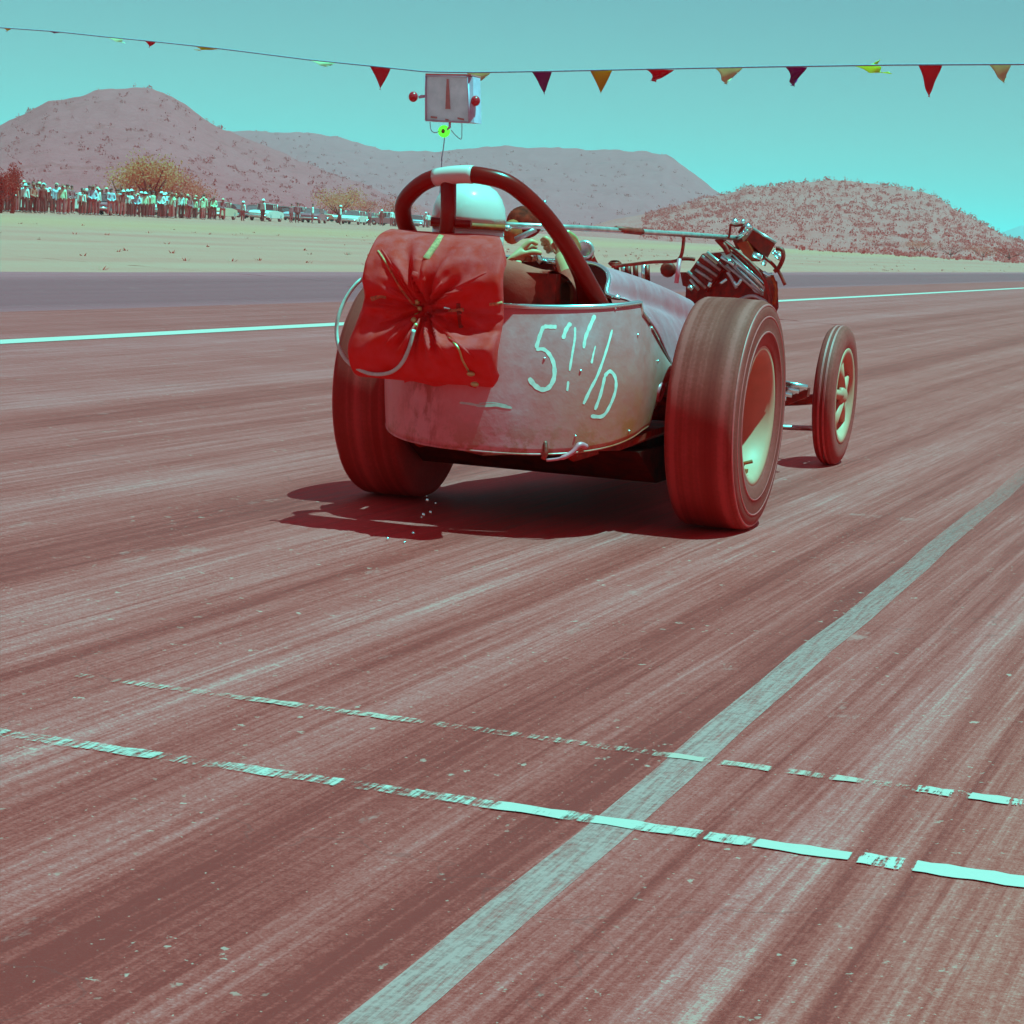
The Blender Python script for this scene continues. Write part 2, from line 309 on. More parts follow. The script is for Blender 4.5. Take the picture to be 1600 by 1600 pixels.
# ---------------------------------------------------------------- mesh helpers
class MB:
    def __init__(s): s.v = []; s.f = []; s.sm = []
    def add(s, vs, fs, smooth=False):
        o = len(s.v); s.v += [Vector(p) for p in vs]
        for f in fs: s.f.append([i + o for i in f]); s.sm.append(smooth)
        return s
    def box(s, c, size, rot=None):
        hx, hy, hz = [q/2 for q in size]; c = Vector(c)
        P = [Vector((a*hx, b*hy, d*hz)) for a in (-1, 1) for b in (-1, 1) for d in (-1, 1)]
        if rot is not None: P = [rot @ p for p in P]
        return s.add([c + p for p in P], [(0, 1, 3, 2), (4, 6, 7, 5), (0, 4, 5, 1), (2, 3, 7, 6), (0, 2, 6, 4), (1, 5, 7, 3)])
    def tube(s, pts, r, n=10, close=True, smooth=True):
        pts = [Vector(p) for p in pts]; rs = r if isinstance(r, (list, tuple)) else [r]*len(pts)
        t0 = (pts[1] - pts[0]).normalized(); up = Vector((0, 0, 1)) if abs(t0.z) < .9 else Vector((1, 0, 0))
        a = t0.cross(up).normalized(); V = []; m = len(pts)
        for i, p in enumerate(pts):
            t = (pts[min(i + 1, m - 1)] - pts[max(i - 1, 0)]).normalized()
            a = (a - t*a.dot(t)).normalized(); b = t.cross(a)
            for k in range(n):
                w = 2*math.pi*k/n; V.append(p + (a*math.cos(w) + b*math.sin(w))*rs[i])
        F = [(i*n + k, i*n + (k + 1) % n, (i + 1)*n + (k + 1) % n, (i + 1)*n + k) for i in range(m - 1) for k in range(n)]
        if close: F += [tuple(range(n))[::-1], tuple((m - 1)*n + k for k in range(n))]
        return s.add(V, F, smooth)
    def lathe(s, c, axis, prof, n=32, smooth=True):
        """prof: (distance along axis, radius)"""
        c = Vector(c); axis = Vector(axis).normalized(); up = Vector((0, 0, 1)) if abs(axis.z) < .9 else Vector((1, 0, 0))
        a = axis.cross(up).normalized(); b = axis.cross(a); V = []
        for d, r in prof:
            for k in range(n):
                w = 2*math.pi*k/n; V.append(c + axis*d + (a*math.cos(w) + b*math.sin(w))*r)
        m = len(prof)
        F = [(i*n + k, (i + 1)*n + k, (i + 1)*n + (k + 1) % n, i*n + (k + 1) % n) for i in range(m - 1) for k in range(n)]
        return s.add(V, F, smooth)
    def ell(s, c, r, n=16, m=10, rot=None):
        c = Vector(c); V = []; r = (r, r, r) if isinstance(r, (int, float)) else r
        for i in range(m + 1):
            t = math.pi*i/m
            for k in range(n):
                w = 2*math.pi*k/n
                p = Vector((r[0]*math.sin(t)*math.cos(w), r[1]*math.sin(t)*math.sin(w), r[2]*math.cos(t)))
                V.append(c + (rot @ p if rot is not None else p))
        F = [(i*n + k, (i + 1)*n + k, (i + 1)*n + (k + 1) % n, i*n + (k + 1) % n) for i in range(m) for k in range(n)]
        return s.add(V, F, True)
    def grid(s, rows, smooth=True, flip=False):
        n = len(rows[0]); V = [p for r in rows for p in r]
        F = [(i*n + k, i*n + k + 1, (i + 1)*n + k + 1, (i + 1)*n + k) for i in range(len(rows) - 1) for k in range(n - 1)]
        if flip: F = [f[::-1] for f in F]
        return s.add(V, F, smooth)
    def prism(s, poly, d):
        """poly: list of points, extruded by vector d"""
        n = len(poly); d = Vector(d); V = [Vector(p) for p in poly] + [Vector(p) + d for p in poly]
        return s.add(V, [tuple(range(n))[::-1], tuple(range(n, 2*n))] + [(i, (i + 1) % n, n + (i + 1) % n, n + i) for i in range(n)])
    def mesh(s, name, mats, off=Vector()):
        me = bpy.data.meshes.new(name); me.from_pydata([tuple(p - off) for p in s.v], [], s.f); me.update()
        me.polygons.foreach_set('use_smooth', s.sm)
        bm = bmesh.new(); bm.from_mesh(me); bmesh.ops.remove_doubles(bm, verts=bm.verts, dist=1e-5)
        bmesh.ops.recalc_face_normals(bm, faces=bm.faces); bm.to_mesh(me); bm.free()
        for m in (mats if isinstance(mats, (list, tuple)) else [mats]): me.materials.append(m)
        return me
    def build(s, name, mat, parent=None, solid=0.0, label=None, recalc=True):
        off = wpos(parent) if parent else Vector()
        o = bpy.data.objects.new(name, s.mesh(name, mat, off)); COL.objects.link(o)
        if parent: o.parent = parent
        if solid:
            md = o.modifiers.new('Solidify', 'SOLIDIFY'); md.thickness = solid; md.offset = 0
        if label: o['label'] = label
        return o
def wpos(o):
    p = Vector()
    while o: p += o.location; o = o.parent
    return p
def thing(name, loc, label, cat, group=None):
    o = bpy.data.objects.new(name, None); COL.objects.link(o); o.location = loc; o.empty_display_size = .2
    return tag(o, label, cat, group)
def tag(o, label, cat, group=None):
    o['label'] = label; o['category'] = cat
    if group: o['group'] = group
    return o
def struct(o): o['kind'] = 'structure'; return o
def stuff(o): o['kind'] = 'stuff'; return o
def copy_tree(o, parent=None):
    c = o.copy(); COL.objects.link(c); c.parent = parent
    for ch in list(o.children): copy_tree(ch, c)
    return c
def bez(pts, n=8):
    """Catmull-Rom through points"""
    P = [Vector(p) for p in pts]; P = [P[0]*2 - P[1]] + P + [P[-1]*2 - P[-2]]; out = []
    for i in range(1, len(P) - 2):
        for k in range(n):
            t = k/n; a, b, c, d = P[i - 1], P[i], P[i + 1], P[i + 2]
            out.append(.5*((2*b) + (c - a)*t + (2*a - 5*b + 4*c - d)*t*t + (3*b - a - 3*c + d)*t**3))
    out.append(P[-2]); return out
def rib(mb, pts, w, nrm, up=.0):
    """flat ribbon of width w (value or list) along pts lying on a surface with normal nrm"""
    rows = []
    for i, p in enumerate(pts):
        t = (pts[min(i + 1, len(pts) - 1)] - pts[max(i - 1, 0)]).normalized(); s = t.cross(nrm).normalized()
        ww = w[i] if isinstance(w, list) else w
        rows.append([p - s*ww/2 + nrm*up, p + s*ww/2 + nrm*up])
    return mb.grid(rows)

# ---------------------------------------------------------------- ground, road, markings
def sheet(name, x0, x1, y0, y1, z, mat, nx=1, ny=1, jag=0.0):
    rows = []
    for j in range(ny + 1):
        y = y0 + (y1 - y0)*(j/ny)**(3 if ny > 4 else 1)
        rows.append([Vector((x0 + (x1 - x0)*i/nx + (R.uniform(-jag, jag) if i in (0,) else 0), y, z)) for i in range(nx + 1)])
    return MB().grid(rows, False).build(name, mat)
struct(sheet('desert_ground', -9000, 9000, -500, 12000, -.004, MT['desert']))
struct(sheet('drag_strip', -16.1, 5.0, -12, 2600, 0, MT['asphalt'], 1, 160, .12))
struct(sheet('centre_line', -8.54, -8.30, -12, 2600, .003, MT['lane']))
# faded edge line of the near lane, a little wavy
rows = []
for j in range(220):
    y = -4 + 404*(j/219)**2.2
    w = .010*math.sin(y*2.1) + .006*math.sin(y*5.3)
    c = -1.042 - .0205*(min(y, 24) - 3.67)
    rows.append([Vector((c - .040 + w*.5, y, .0015)), Vector((c + .040 + w*.4, y, .0015))])
struct(MB().grid(rows, False).build('edge_line', MT['edge']))
s1 = [(-2.30, .35), (-2.24, .42), (-2.2, .25), (-2.125, .4), (-2.03, .56), (-1.93, .58), (-1.89, .2), (-1.8, .3), (-1.78, .52), (-1.66, .56), (-1.645, .3), (-1.63, .5), (-1.55, .5), (-1.535, .1), (-1.50, .42),
      (-1.31, .45), (-1.26, .45), (-1.24, .98), (-1.13, .9), (-1.11, .32), (-1.08, .45), (-1.07, 1.2), (-1.02, 1.2), (-1.0, .66), (-.90, .78), (-.89, .0), (-.875, .7), (-.80, .65), (-.797, .0), (-.785, 1.3), (-.64, 1.3), (-.632, .0)]
s2 = [(-.64, 1.3), (-.634, .1), (-.622, .1), (-.618, .72), (-.55, .6), (-.545, .1), (-.53, .1), (-.524, 1.4), (.9, 1.4)]
m1a = paint('finish_paint_worn', lit(160, 250, 232), s1, -2.4, -.632, 1, .28, .72)
m1b = paint('finish_paint_fresh', lit(160, 255, 238), s2, -.64, .9)
rows = lambda x0, x1, y, w: [[Vector((x0 + (x1 - x0)*i/60, y - w/2 + .004*math.sin(i*1.7), .003)) for i in range(61)], [Vector((x0 + (x1 - x0)*i/60, y + w/2 + .004*math.sin(i*2.3), .003)) for i in range(61)]]
q = MB().grid(rows(-2.9, -.634, 3.69, .054), False); struct(q.build('finish_line', m1a))
q = MB().grid(rows(-.634, .9, 3.69, .070), False); struct(q.build('finish_line', m1b))
s3 = [(-2.30, .2), (-2.26, .45), (-2.1, .35), (-2.0, .5), (-1.93, .62), (-1.88, .62), (-1.87, .3), (-1.74, .48), (-1.72, .66), (-1.67, .6), (-1.64, .3), (-1.615, .5), (-1.6, .25), (-1.43, .38),
      (-1.2, .36), (-1.095, .42), (-1.087, 1.2), (-1.03, 1.1), (-1.02, .2), (-.99, .2), (-.98, .62), (-.895, .62), (-.885, .1), (-.865, .1), (-.86, .5), (-.795, .5), (-.78, .0), (-.765, .9), (-.73, .85), (-.72, .3), (-.62, .25)]
s4 = [(-.62, .2), (-.61, .6), (-.555, .65), (-.545, .2), (-.52, .2), (-.515, .95), (-.45, .9), (-.44, .45), (-.2, .5), (.9, .6)]
m2a = paint('second_line_worn', lit(165, 228, 208), s3, -2.4, -.62, 1, .3, .75); m2b = paint('second_line_patchy', lit(160, 248, 228), s4, -.62, .9)
q = MB().grid(rows(-2.4, -.62, 4.235, .040), False); struct(q.build('staging_line', m2a))
q = MB().grid(rows(-.62, .9, 4.235, .054), False); struct(q.build('staging_line', m2b))

# ---------------------------------------------------------------- hills
def hill(name, ridge, dr, df, mat, rough=1.0, seed=0, back=1.6, nr=40, sub=6, bumpy=.6):
    """ridge: pixel outline of the crest, standing dr metres away, its foot at df metres"""
    cols = []
    for i in range(len(ridge) - 1):
        (x0, y0), (x1, y1) = ridge[i], ridge[i + 1]
        m = max(sub, int(abs(x1 - x0)/7))
        for k in range(m): t = k/m; cols.append((x0 + (x1 - x0)*t, y0 + (y1 - y0)*t))
    cols.append(ridge[-1]); rows = []
    for (px, py) in cols:
        top = AD(px, py, dr); zr = max(top.z, .3); dirv = Vector((top.x, top.y, 0)).normalized(); row = []
        for j in range(nr + 1):
            t = j/nr
            if t <= .7:
                s = t/.7; d = df + (dr - df)*s; prof = s**1.15*(1 - .25*s*(1 - s))
            else:
                s = min(1.0, (t - .7)/.3); d = dr*(1 + (back - 1)*s); prof = (1 - s)**1.3
            p = dirv*d; nz = noise.fractal(Vector((p.x, p.y, seed))*.012, 1.0, 2.1, 5)
            p.z = zr*prof*(1 + .10*rough*nz*(1 - abs(2*min(t/.7, 1) - 1)**2)) + (bumpy*noise.fractal(Vector((p.x, p.y, seed))*.11, 1, 2, 3) if t > .05 else 0)
            if j == 0 or j == nr: p.z = -2
            row.append(p)
        rows.append(row)
    return struct(MB().grid(rows, True).build(name, mat))
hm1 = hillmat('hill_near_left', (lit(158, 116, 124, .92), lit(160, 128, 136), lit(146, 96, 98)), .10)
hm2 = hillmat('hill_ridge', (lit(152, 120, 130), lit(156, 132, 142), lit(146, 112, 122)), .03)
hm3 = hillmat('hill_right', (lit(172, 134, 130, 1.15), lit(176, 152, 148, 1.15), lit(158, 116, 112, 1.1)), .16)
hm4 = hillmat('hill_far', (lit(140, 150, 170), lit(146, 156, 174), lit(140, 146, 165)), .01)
HL = [(-900, 300), (-600, 262), (-350, 250), (-180, 238), (-60, 214), (0, 197), (40, 178), (75, 161), (100, 157), (130, 150), (160, 143), (190, 139), (235, 139), (255, 146), (270, 153), (300, 170), (330, 190), (350, 203), (372, 213),
      (420, 232), (480, 254), (540, 278), (600, 300), (680, 330), (760, 352)]
H2 = [(240, 214), (330, 206), (370, 205), (400, 203), (440, 206), (480, 208), (530, 214), (570, 225), (600, 232), (650, 236), (700, 235), (760, 231), (830, 229), (900, 232), (960, 234), (1010, 236), (1040, 241), (1070, 261), (1100, 284), (1130, 304), (1180, 330), (1260, 362), (1330, 384)]
H3 = [(780, 372), (900, 356), (1000, 336), (1060, 320), (1100, 310), (1130, 306), (1150, 299), (1165, 292), (1200, 289), (1230, 285), (1270, 283), (1330, 283), (1350, 286), (1400, 292), (1440, 300), (1460, 306), (1490, 326), (1520, 340), (1550, 357), (1570, 371), (1600, 379), (1680, 392), (1800, 402), (2000, 414)]
H4 = [(1380, 384), (1480, 378), (1530, 370), (1570, 361), (1590, 353), (1620, 349), (1700, 352), (1800, 362), (1900, 380), (2100, 400)]
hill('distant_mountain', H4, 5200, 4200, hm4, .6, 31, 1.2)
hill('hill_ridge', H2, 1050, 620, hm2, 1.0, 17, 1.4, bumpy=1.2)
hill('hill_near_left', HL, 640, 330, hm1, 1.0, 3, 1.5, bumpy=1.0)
hr = hill('hill_right', H3, 470, 300, hm3, 1.0, 9, 1.5, bumpy=.7)

PATH = [(-69, 112), (-84, 180), (-100, 249), (-120, 430), (-142, 737), (-160, 1000)]
def on_path(px, off=0.0):
    r = raw(px, 400); az_ = r.x/r.y; best = None
    for (x0, y0), (x1, y1) in zip(PATH[:-1], PATH[1:]):
        # x0+(x1-x0)t = az*(y0+(y1-y0)t)
        den = (x1 - x0) - az_*(y1 - y0); t = (az_*y0 - x0)/den
        if -0.3 <= t <= 1.0 or (x1 == PATH[-1][0] and t > 0): return Vector((x0 + (x1 - x0)*t - off*.93, y0 + (y1 - y0)*t + off*.35, 0))
    return Vector((PATH[0][0] - off, PATH[0][1], 0))
# ---------------------------------------------------------------- scrub (uncountable) on the hills and plain
def clump(mb, p, r, h, k=9, leafs=True):
    for _ in range(k):
        a = R.uniform(0, 6.28); e = R.random(); q0 = p + Vector((math.cos(a)*r*e, math.sin(a)*r*e, h*R.uniform(.15, 1)*(1 - .5*e)))
        s = r*R.uniform(.14, .27); u = Vector((R.uniform(-1, 1), R.uniform(-1, 1), R.uniform(-.6, 1))).normalized(); w = u.cross(Vector((R.uniform(-1, 1), R.uniform(-1, 1), R.uniform(-1, 1)))).normalized()
        mb.add([q0 - u*s, q0 + w*s, q0 + u*s, q0 - w*s], [(0, 1, 2, 3)])
def surf_tree(o):
    bm = bmesh.new(); bm.from_mesh(o.data); t = BVHTree.FromBMesh(bm); bm.free(); return t
mb = MB(); bt = surf_tree(hr)
for _ in range(2300):
    px = R.uniform(1000, 1640); d = 300 + 175*R.random()**.7; g = AD(px, 400, d)
    h = bt.ray_cast(Vector((g.x, g.y, 400)), Vector((0, 0, -1)))[0]
    if h: clump(mb, h, R.uniform(.3, .8), R.uniform(.4, 1.2), 12)
hs = hillmat('desert_scrub', (lit(142, 136, 130, 1.35), lit(146, 148, 136, 1.35), lit(138, 128, 122, 1.35)), .5)
stuff(tag(mb.build('hill_scrub', hs), 'dry reddish scrub dotted over the near right-hand hill', 'scrub'))
mb = MB()
for oname, lo, hi, d0, d1, n in (('hill_near_left', -20, 620, 340, 655, 450), ('hill_ridge', 380, 1120, 640, 1065, 350)):
    b2 = surf_tree(bpy.data.objects[oname])
    for _ in range(n):
        g = AD(R.uniform(lo, hi), 300, R.uniform(d0, d1)); h = b2.ray_cast(Vector((g.x, g.y, 600)), Vector((0, 0, -1)))[0]
        if h: clump(mb, h, R.uniform(.5, 1.3), R.uniform(.6, 1.6), 12)
hs2 = hillmat('far_scrub', (lit(138, 130, 136, 1.35), lit(138, 136, 140, 1.35), lit(136, 126, 132, 1.35)), .5)
stuff(tag(mb.build('ridge_scrub', hs2), 'small dark bushes scattered over the left hill and long ridge', 'scrub'))
mb = MB()
for _ in range(1300):      # low brush along the foot of the hills and beyond the spectators
    px = R.uniform(-30, 1640); P0 = on_path(px, 26) if px < 1250 else None
    if px < 1250: g = P0 + Vector((-.93, .35, 0))*R.uniform(0, 90)
    else: g = AD(px, 400, R.uniform(260, 420)); g.z = 0
    clump(mb, g, R.uniform(.4, 1.2), R.uniform(.3, 1.1), 8)
stuff(tag(mb.build('plain_scrub', hs), 'low brown brush on the flat behind the spectator line', 'scrub'))
mb = MB()
for _ in range(260):
    x = -16.6 - 28*R.random(); y = R.uniform(20, 140) if R.random() < .8 else R.uniform(140, 420); p = Vector((x, y, 0))
    for _ in range(7):
        a = R.uniform(0, 6.28); b = p + Vector((math.cos(a), math.sin(a), 0))*R.uniform(.01, .10); w = Vector((math.sin(a), -math.cos(a), 0))*.018
        mb.add([b - w, b + w, b + Vector((math.cos(a)*.06, math.sin(a)*.06, R.uniform(.02, .08)))], [(0, 1, 2)])
stuff(tag(mb.build('dry_weed', simple('dry_weed', lit2(172, 158, 132, 1.2), .9, 0, .2, 3)), 'sparse dry weeds on the pale dirt beside the strip', 'weeds'))

# ---------------------------------------------------------------- desert trees behind the crowd
YEL = cloth('paloverde_leaf', lit2(165, 168, 110, 2), lit2(170, 185, 132, 2), .4)
OLV = cloth('olive_leaf', lit2(155, 140, 108, 1.7), lit2(160, 155, 125, 1.7), .4)
RED = cloth('dry_red_leaf', lit2(140, 66, 50), lit2(150, 96, 78), .4)
def tree(px, basey_d, h, r, mat, label, n=520, gap=.55):
    g = AD(px, 330, basey_d); g.z = 0
    t = thing('desert_tree', g, label, 'tree'); k = MB()
    k.tube([g, g + Vector((.05*h, 0, h*.3)), g + Vector((0, 0, h*.6))], [.05*h, .04*h, .02*h], 7)
    tips = []
    for i in range(7):
        a = i*.9 + R.random(); e = g + Vector((math.cos(a)*r*.65, math.sin(a)*r*.65, h*R.uniform(.55, .9))); tips.append(e)
        k.tube([g + Vector((0, 0, h*.25)), (g + e)/2 + Vector((0, 0, h*.12)), e], [.03*h, .02*h, .008*h], 5)
    k.build('trunk', MT['frame'], t); c = MB()
    tips += [g + Vector((R.uniform(-.4, .4)*r, R.uniform(-.4, .4)*r, h*R.uniform(.5, .9))) for _ in range(5)]
    for _ in range(int(n*4)):
        b = R.choice(tips); q0 = b + Vector((R.gauss(0, r*.22), R.gauss(0, r*.22), R.gauss(0, h*.11)))
        if q0.z < .3: continue
        s = R.uniform(.05, .12)*(h/4); u = Vector((R.uniform(-1, 1), R.uniform(-1, 1), R.uniform(-1, 1))).normalized(); w = u.cross(Vector((R.uniform(-1, 1), 1, R.uniform(-1, 1)))).normalized()
        c.add([q0 - u*s, q0 + w*s*.7, q0 + u*s, q0 - w*s*.7], [(0, 1, 2, 3)])
    c.build('crown', mat, t)
tree(0, 126, 2.0, .8, RED, 'dark reddish bush rising behind spectators at the far left end', 700)
tree(18, 128, 2.5, .5, RED, 'tall thin reddish shrub beside the far left spectators', 300)
tree(188, 172, 3.4, 1.5, YEL, 'small pale yellow tree just left of the largest yellow tree', 240)
tree(232, 170, 4.0, 2.2, YEL, 'largest yellow-green palo verde tree rising behind the spectator line', 900)
tree(264, 176, 3.4, 1.9, OLV, 'olive brown tree touching the right of the largest yellow tree', 600)
tree(303, 190, 2.8, 1.9, OLV, 'low olive bush tree behind parked cars under the left hill', 420)
tree(528, 262, 3.8, 3.0, YEL, 'yellow tree behind parked cars left of the roll bar', 520)
tree(560, 268, 3.0, 2.6, OLV, 'dull olive tree directly right of the yellow tree by the cars', 360)
tree(618, 280, 3.0, 3.0, OLV, 'olive tree half hidden by the black roll bar', 300)
tree(1180, 420, 4.6, 4.4, OLV, 'olive bush above the engine at the foot of the right hill', 500)
tree(1206, 410, 5.2, 5.0, YEL, 'yellowish bush right of the engine at the foot of the hill', 800)
tree(1256, 420, 3.4, 4.6, OLV, 'low brown-green bush at the right end of the parked cars', 500)
for i, (px, d, h) in enumerate([(1345, 330, 4), (1386, 320, 3.6), (1442, 300, 4.0), (1490, 300, 3.4), (1540, 290, 3.6), (1582, 285, 3.8)]):
    tree(px, d, h*.5, h*.7, RED if i % 2 else OLV, ['brown bush farthest left along the right hill foot', 'reddish bush second along the foot of the right hill', 'brown bush midway along the right hill foot',
         'reddish bush below the right shoulder of the hill', 'brown bush near the right end of the hill foot', 'reddish bush at the right edge under the distant mountain'][i], 330)

# ---------------------------------------------------------------- figures grown from a skeleton
def skin_mesh(verts, edges, radii, root, levels=1):
    me = bpy.data.meshes.new('skel'); me.from_pydata([tuple(v) for v in verts], edges, []); me.update()
    ob = bpy.data.objects.new('skel', me); COL.objects.link(ob)
    md = ob.modifiers.new('s', 'SKIN'); md.use_smooth_shade = True
    for i, r in enumerate(radii):
        sv = me.skin_vertices[0].data[i]; sv.radius = (r, r) if isinstance(r, float) else r; sv.use_root = (i == root)
    sd = ob.modifiers.new('d', 'SUBSURF'); sd.levels = levels; sd.render_levels = levels
    dg = bpy.context.evaluated_depsgraph_get(); out = bpy.data.meshes.new_from_object(ob.evaluated_get(dg))
    bpy.data.objects.remove(ob); bpy.data.meshes.remove(me); return out
def submesh(me, test, push, name):
    bm = bmesh.new(); bm.from_mesh(me); bm.normal_update()
    bmesh.ops.delete(bm, geom=[f for f in bm.faces if not test(f.calc_center_median())], context='FACES')
    bm.normal_update()
    for v in bm.verts: v.co += v.normal*push
    out = bpy.data.meshes.new(name); bm.to_mesh(out); bm.free(); return out
def spectator(pose):
    a = {0: (.24, .0, .80, .25, .02, .98), 1: (.26, -.02, .95, .10, -.22, 1.12), 2: (.30, 0, 1.15, .14, -.10, 1.42)}[pose]
    st = .10 if pose != 1 else .16
    V = [(0, 0, .95), (0, 0, 1.15), (0, 0, 1.40), (0, 0, 1.50), (0, -.01, 1.58), (0, 0, 1.70)]; E = [(i, i + 1) for i in range(5)]; Rr = [(.15, .11), (.145, .10), (.15, .10), .055, .085, .08]
    for s in (-1, 1):
        n = len(V); V += [(s*st, 0, .88), (s*(st + .01), -.01, .48), (s*(st + .02), .02, .09), (s*(st + .03), -.12, .04)]; Rr += [.095, .062, .042, .04]
        E += [(0, n), (n, n + 1), (n + 1, n + 2), (n + 2, n + 3)]
        n = len(V); ex, ey, ez, hx, hy, hz = a
        if pose == 2 and s < 0: ex, ey, ez, hx, hy, hz = .25, 0, 1.12, .26, -.03, .86
        V += [(s*.17, 0, 1.40), (s*(ex), ey, ez + .12), (s*hx, hy, hz - .12), (s*hx, hy - .02, hz - .20)]; Rr += [.06, .045, .034, .04]; E += [(2, n), (n, n + 1), (n + 1, n + 2), (n + 2, n + 3)]
    return skin_mesh([Vector(v) for v in V], E, Rr, 0, 1)
SPEC = []
for p in range(3):
    full = spectator(p)
    SPEC.append((full, submesh(full, lambda c: .93 < c.z < 1.47 and (abs(c.x) < .29), .014, 'shirt'), submesh(full, lambda c: .07 < c.z < .96 and abs(c.x) < .22, .018, 'trousers')))
hatm = MB().lathe((0, 0, 1.68), (0, 0, 1), [(0, .19), (.012, .19), (.02, .10), (.10, .085), (.12, .0)], 12)
hairm = MB().ell((0, .012, 1.70), (.09, .10, .09), 10, 7)
HAT = hatm.mesh('hat', MT['skin']); HAIR = hairm.mesh('hair', MT['skin'])
def flat(name, c): return simple(name, c, .8, 0, .15, 4)
SH = {'white': flat('white_shirt', (.9, .62, .60, 1)), 'pale blue': flat('pale_blue_shirt', (.7, .4, .5, 1)), 'tan': flat('tan_shirt', lit2(165, 175, 140)), 'red-brown': flat('red_brown_shirt', lit2(130, 70, 62)),
      'grey': flat('grey_shirt', lit2(140, 140, 155)), 'pale green': flat('pale_green_shirt', (.8, .5, .33, 1))}
TR_ = {'dark': flat('dark_trousers', lit2(112, 50, 52)), 'grey': flat('grey_trousers', lit2(136, 112, 122)), 'pale': flat('pale_trousers', lit2(155, 180, 170))}
HD = {'dark hair': flat('dark_hair', lit2(105, 30, 26)), 'straw hat': flat('straw_hat', lit2(178, 235, 190, 1.4)), 'white hat': flat('white_hat', (.9, .6, .58, 1)), 'brown hat': flat('brown_hat', lit2(140, 88, 60))}
SK = flat('far_skin', (.7, .12, .08))
def person(px, off, sh, tr, hd, pose, rz, label, group):
    t = thing('person', on_path(px, off), label, 'person', group); t.rotation_euler = (0, 0, rz)
    s = R.uniform(.86, 1.07); t.scale = (s, s, s)
    if len(SPEC[pose][0].materials) == 0:
        for m in SPEC[pose]: m.materials.append(SK)
    for nm, me, mat in (('body', SPEC[pose][0], SK), ('shirt', SPEC[pose][1], SH[sh]), ('trousers', SPEC[pose][2], TR_[tr]), ('hat' if 'hat' in hd else 'hair', HAT if 'hat' in hd else HAIR, HD[hd])):
        o = bpy.data.objects.new(nm, me); COL.objects.link(o); o.parent = t
        o.material_slots[0].link = 'OBJECT'; o.material_slots[0].material = mat
landm = [(0, 'beside the dark bush at far left'), (45, 'just right of the far left bush'), (90, 'between far bush and yellow tree'), (135, 'left of the pale yellow tree'),
         (180, 'by the gap left of the yellow tree'), (222, 'below the largest yellow tree'), (262, 'just right of the largest yellow tree'), (305, 'where crowd meets parked cars'), (360, 'among parked cars left of the parachute'), (480, 'beside cars near the roll bar')]
px = 1.0; i = 0; pose_w = ['arms down', 'hands on hips', 'one arm raised']
while px < 345:
    lm = [l for a, l in landm if a <= px][-1]
    sh = R.choice(['white', 'white', 'white', 'white', 'pale blue', 'pale green', 'tan', 'red-brown', 'grey', 'red-brown', 'pale green']); tr = R.choice(['dark', 'dark', 'grey', 'pale']); hd = R.choice(['dark hair', 'dark hair', 'dark hair', 'straw hat', 'white hat', 'brown hat']); po = R.choice([0, 0, 1, 2])
    person(px, R.uniform(-1.2, 4.5), sh, tr, hd, po, R.uniform(-.7, .7) - 2.3 + math.pi, '%s-shirted person, %s, %s, %s' % (sh.replace(' ', '-'), hd, pose_w[po], lm), 'spectators standing along the far side of the strip')
    px += R.choice([.7, 1.2, 1.8, 2.4, 3.4, 4.8]) if not 158 < px < 172 else R.uniform(5, 9)
for px in (362, 404, 447, 452, 470, 505, 560, 582, 588, 596, 602, 645, 652, 896, 1010, 1224, 1300):
    lm = [l for a, l in landm if a <= px][-1] if px < 700 else 'beside distant cars right of the cockpit'
    sh = R.choice(['white', 'red-brown', 'grey', 'white']); tr = R.choice(['dark', 'grey']); hd = R.choice(['dark hair', 'white hat'])
    person(px, R.uniform(-2, 0), sh, tr, hd, 0, R.uniform(0, 3), '%s-shirted onlooker, %s, %s' % (sh, hd, lm), 'spectators scattered between the parked cars')

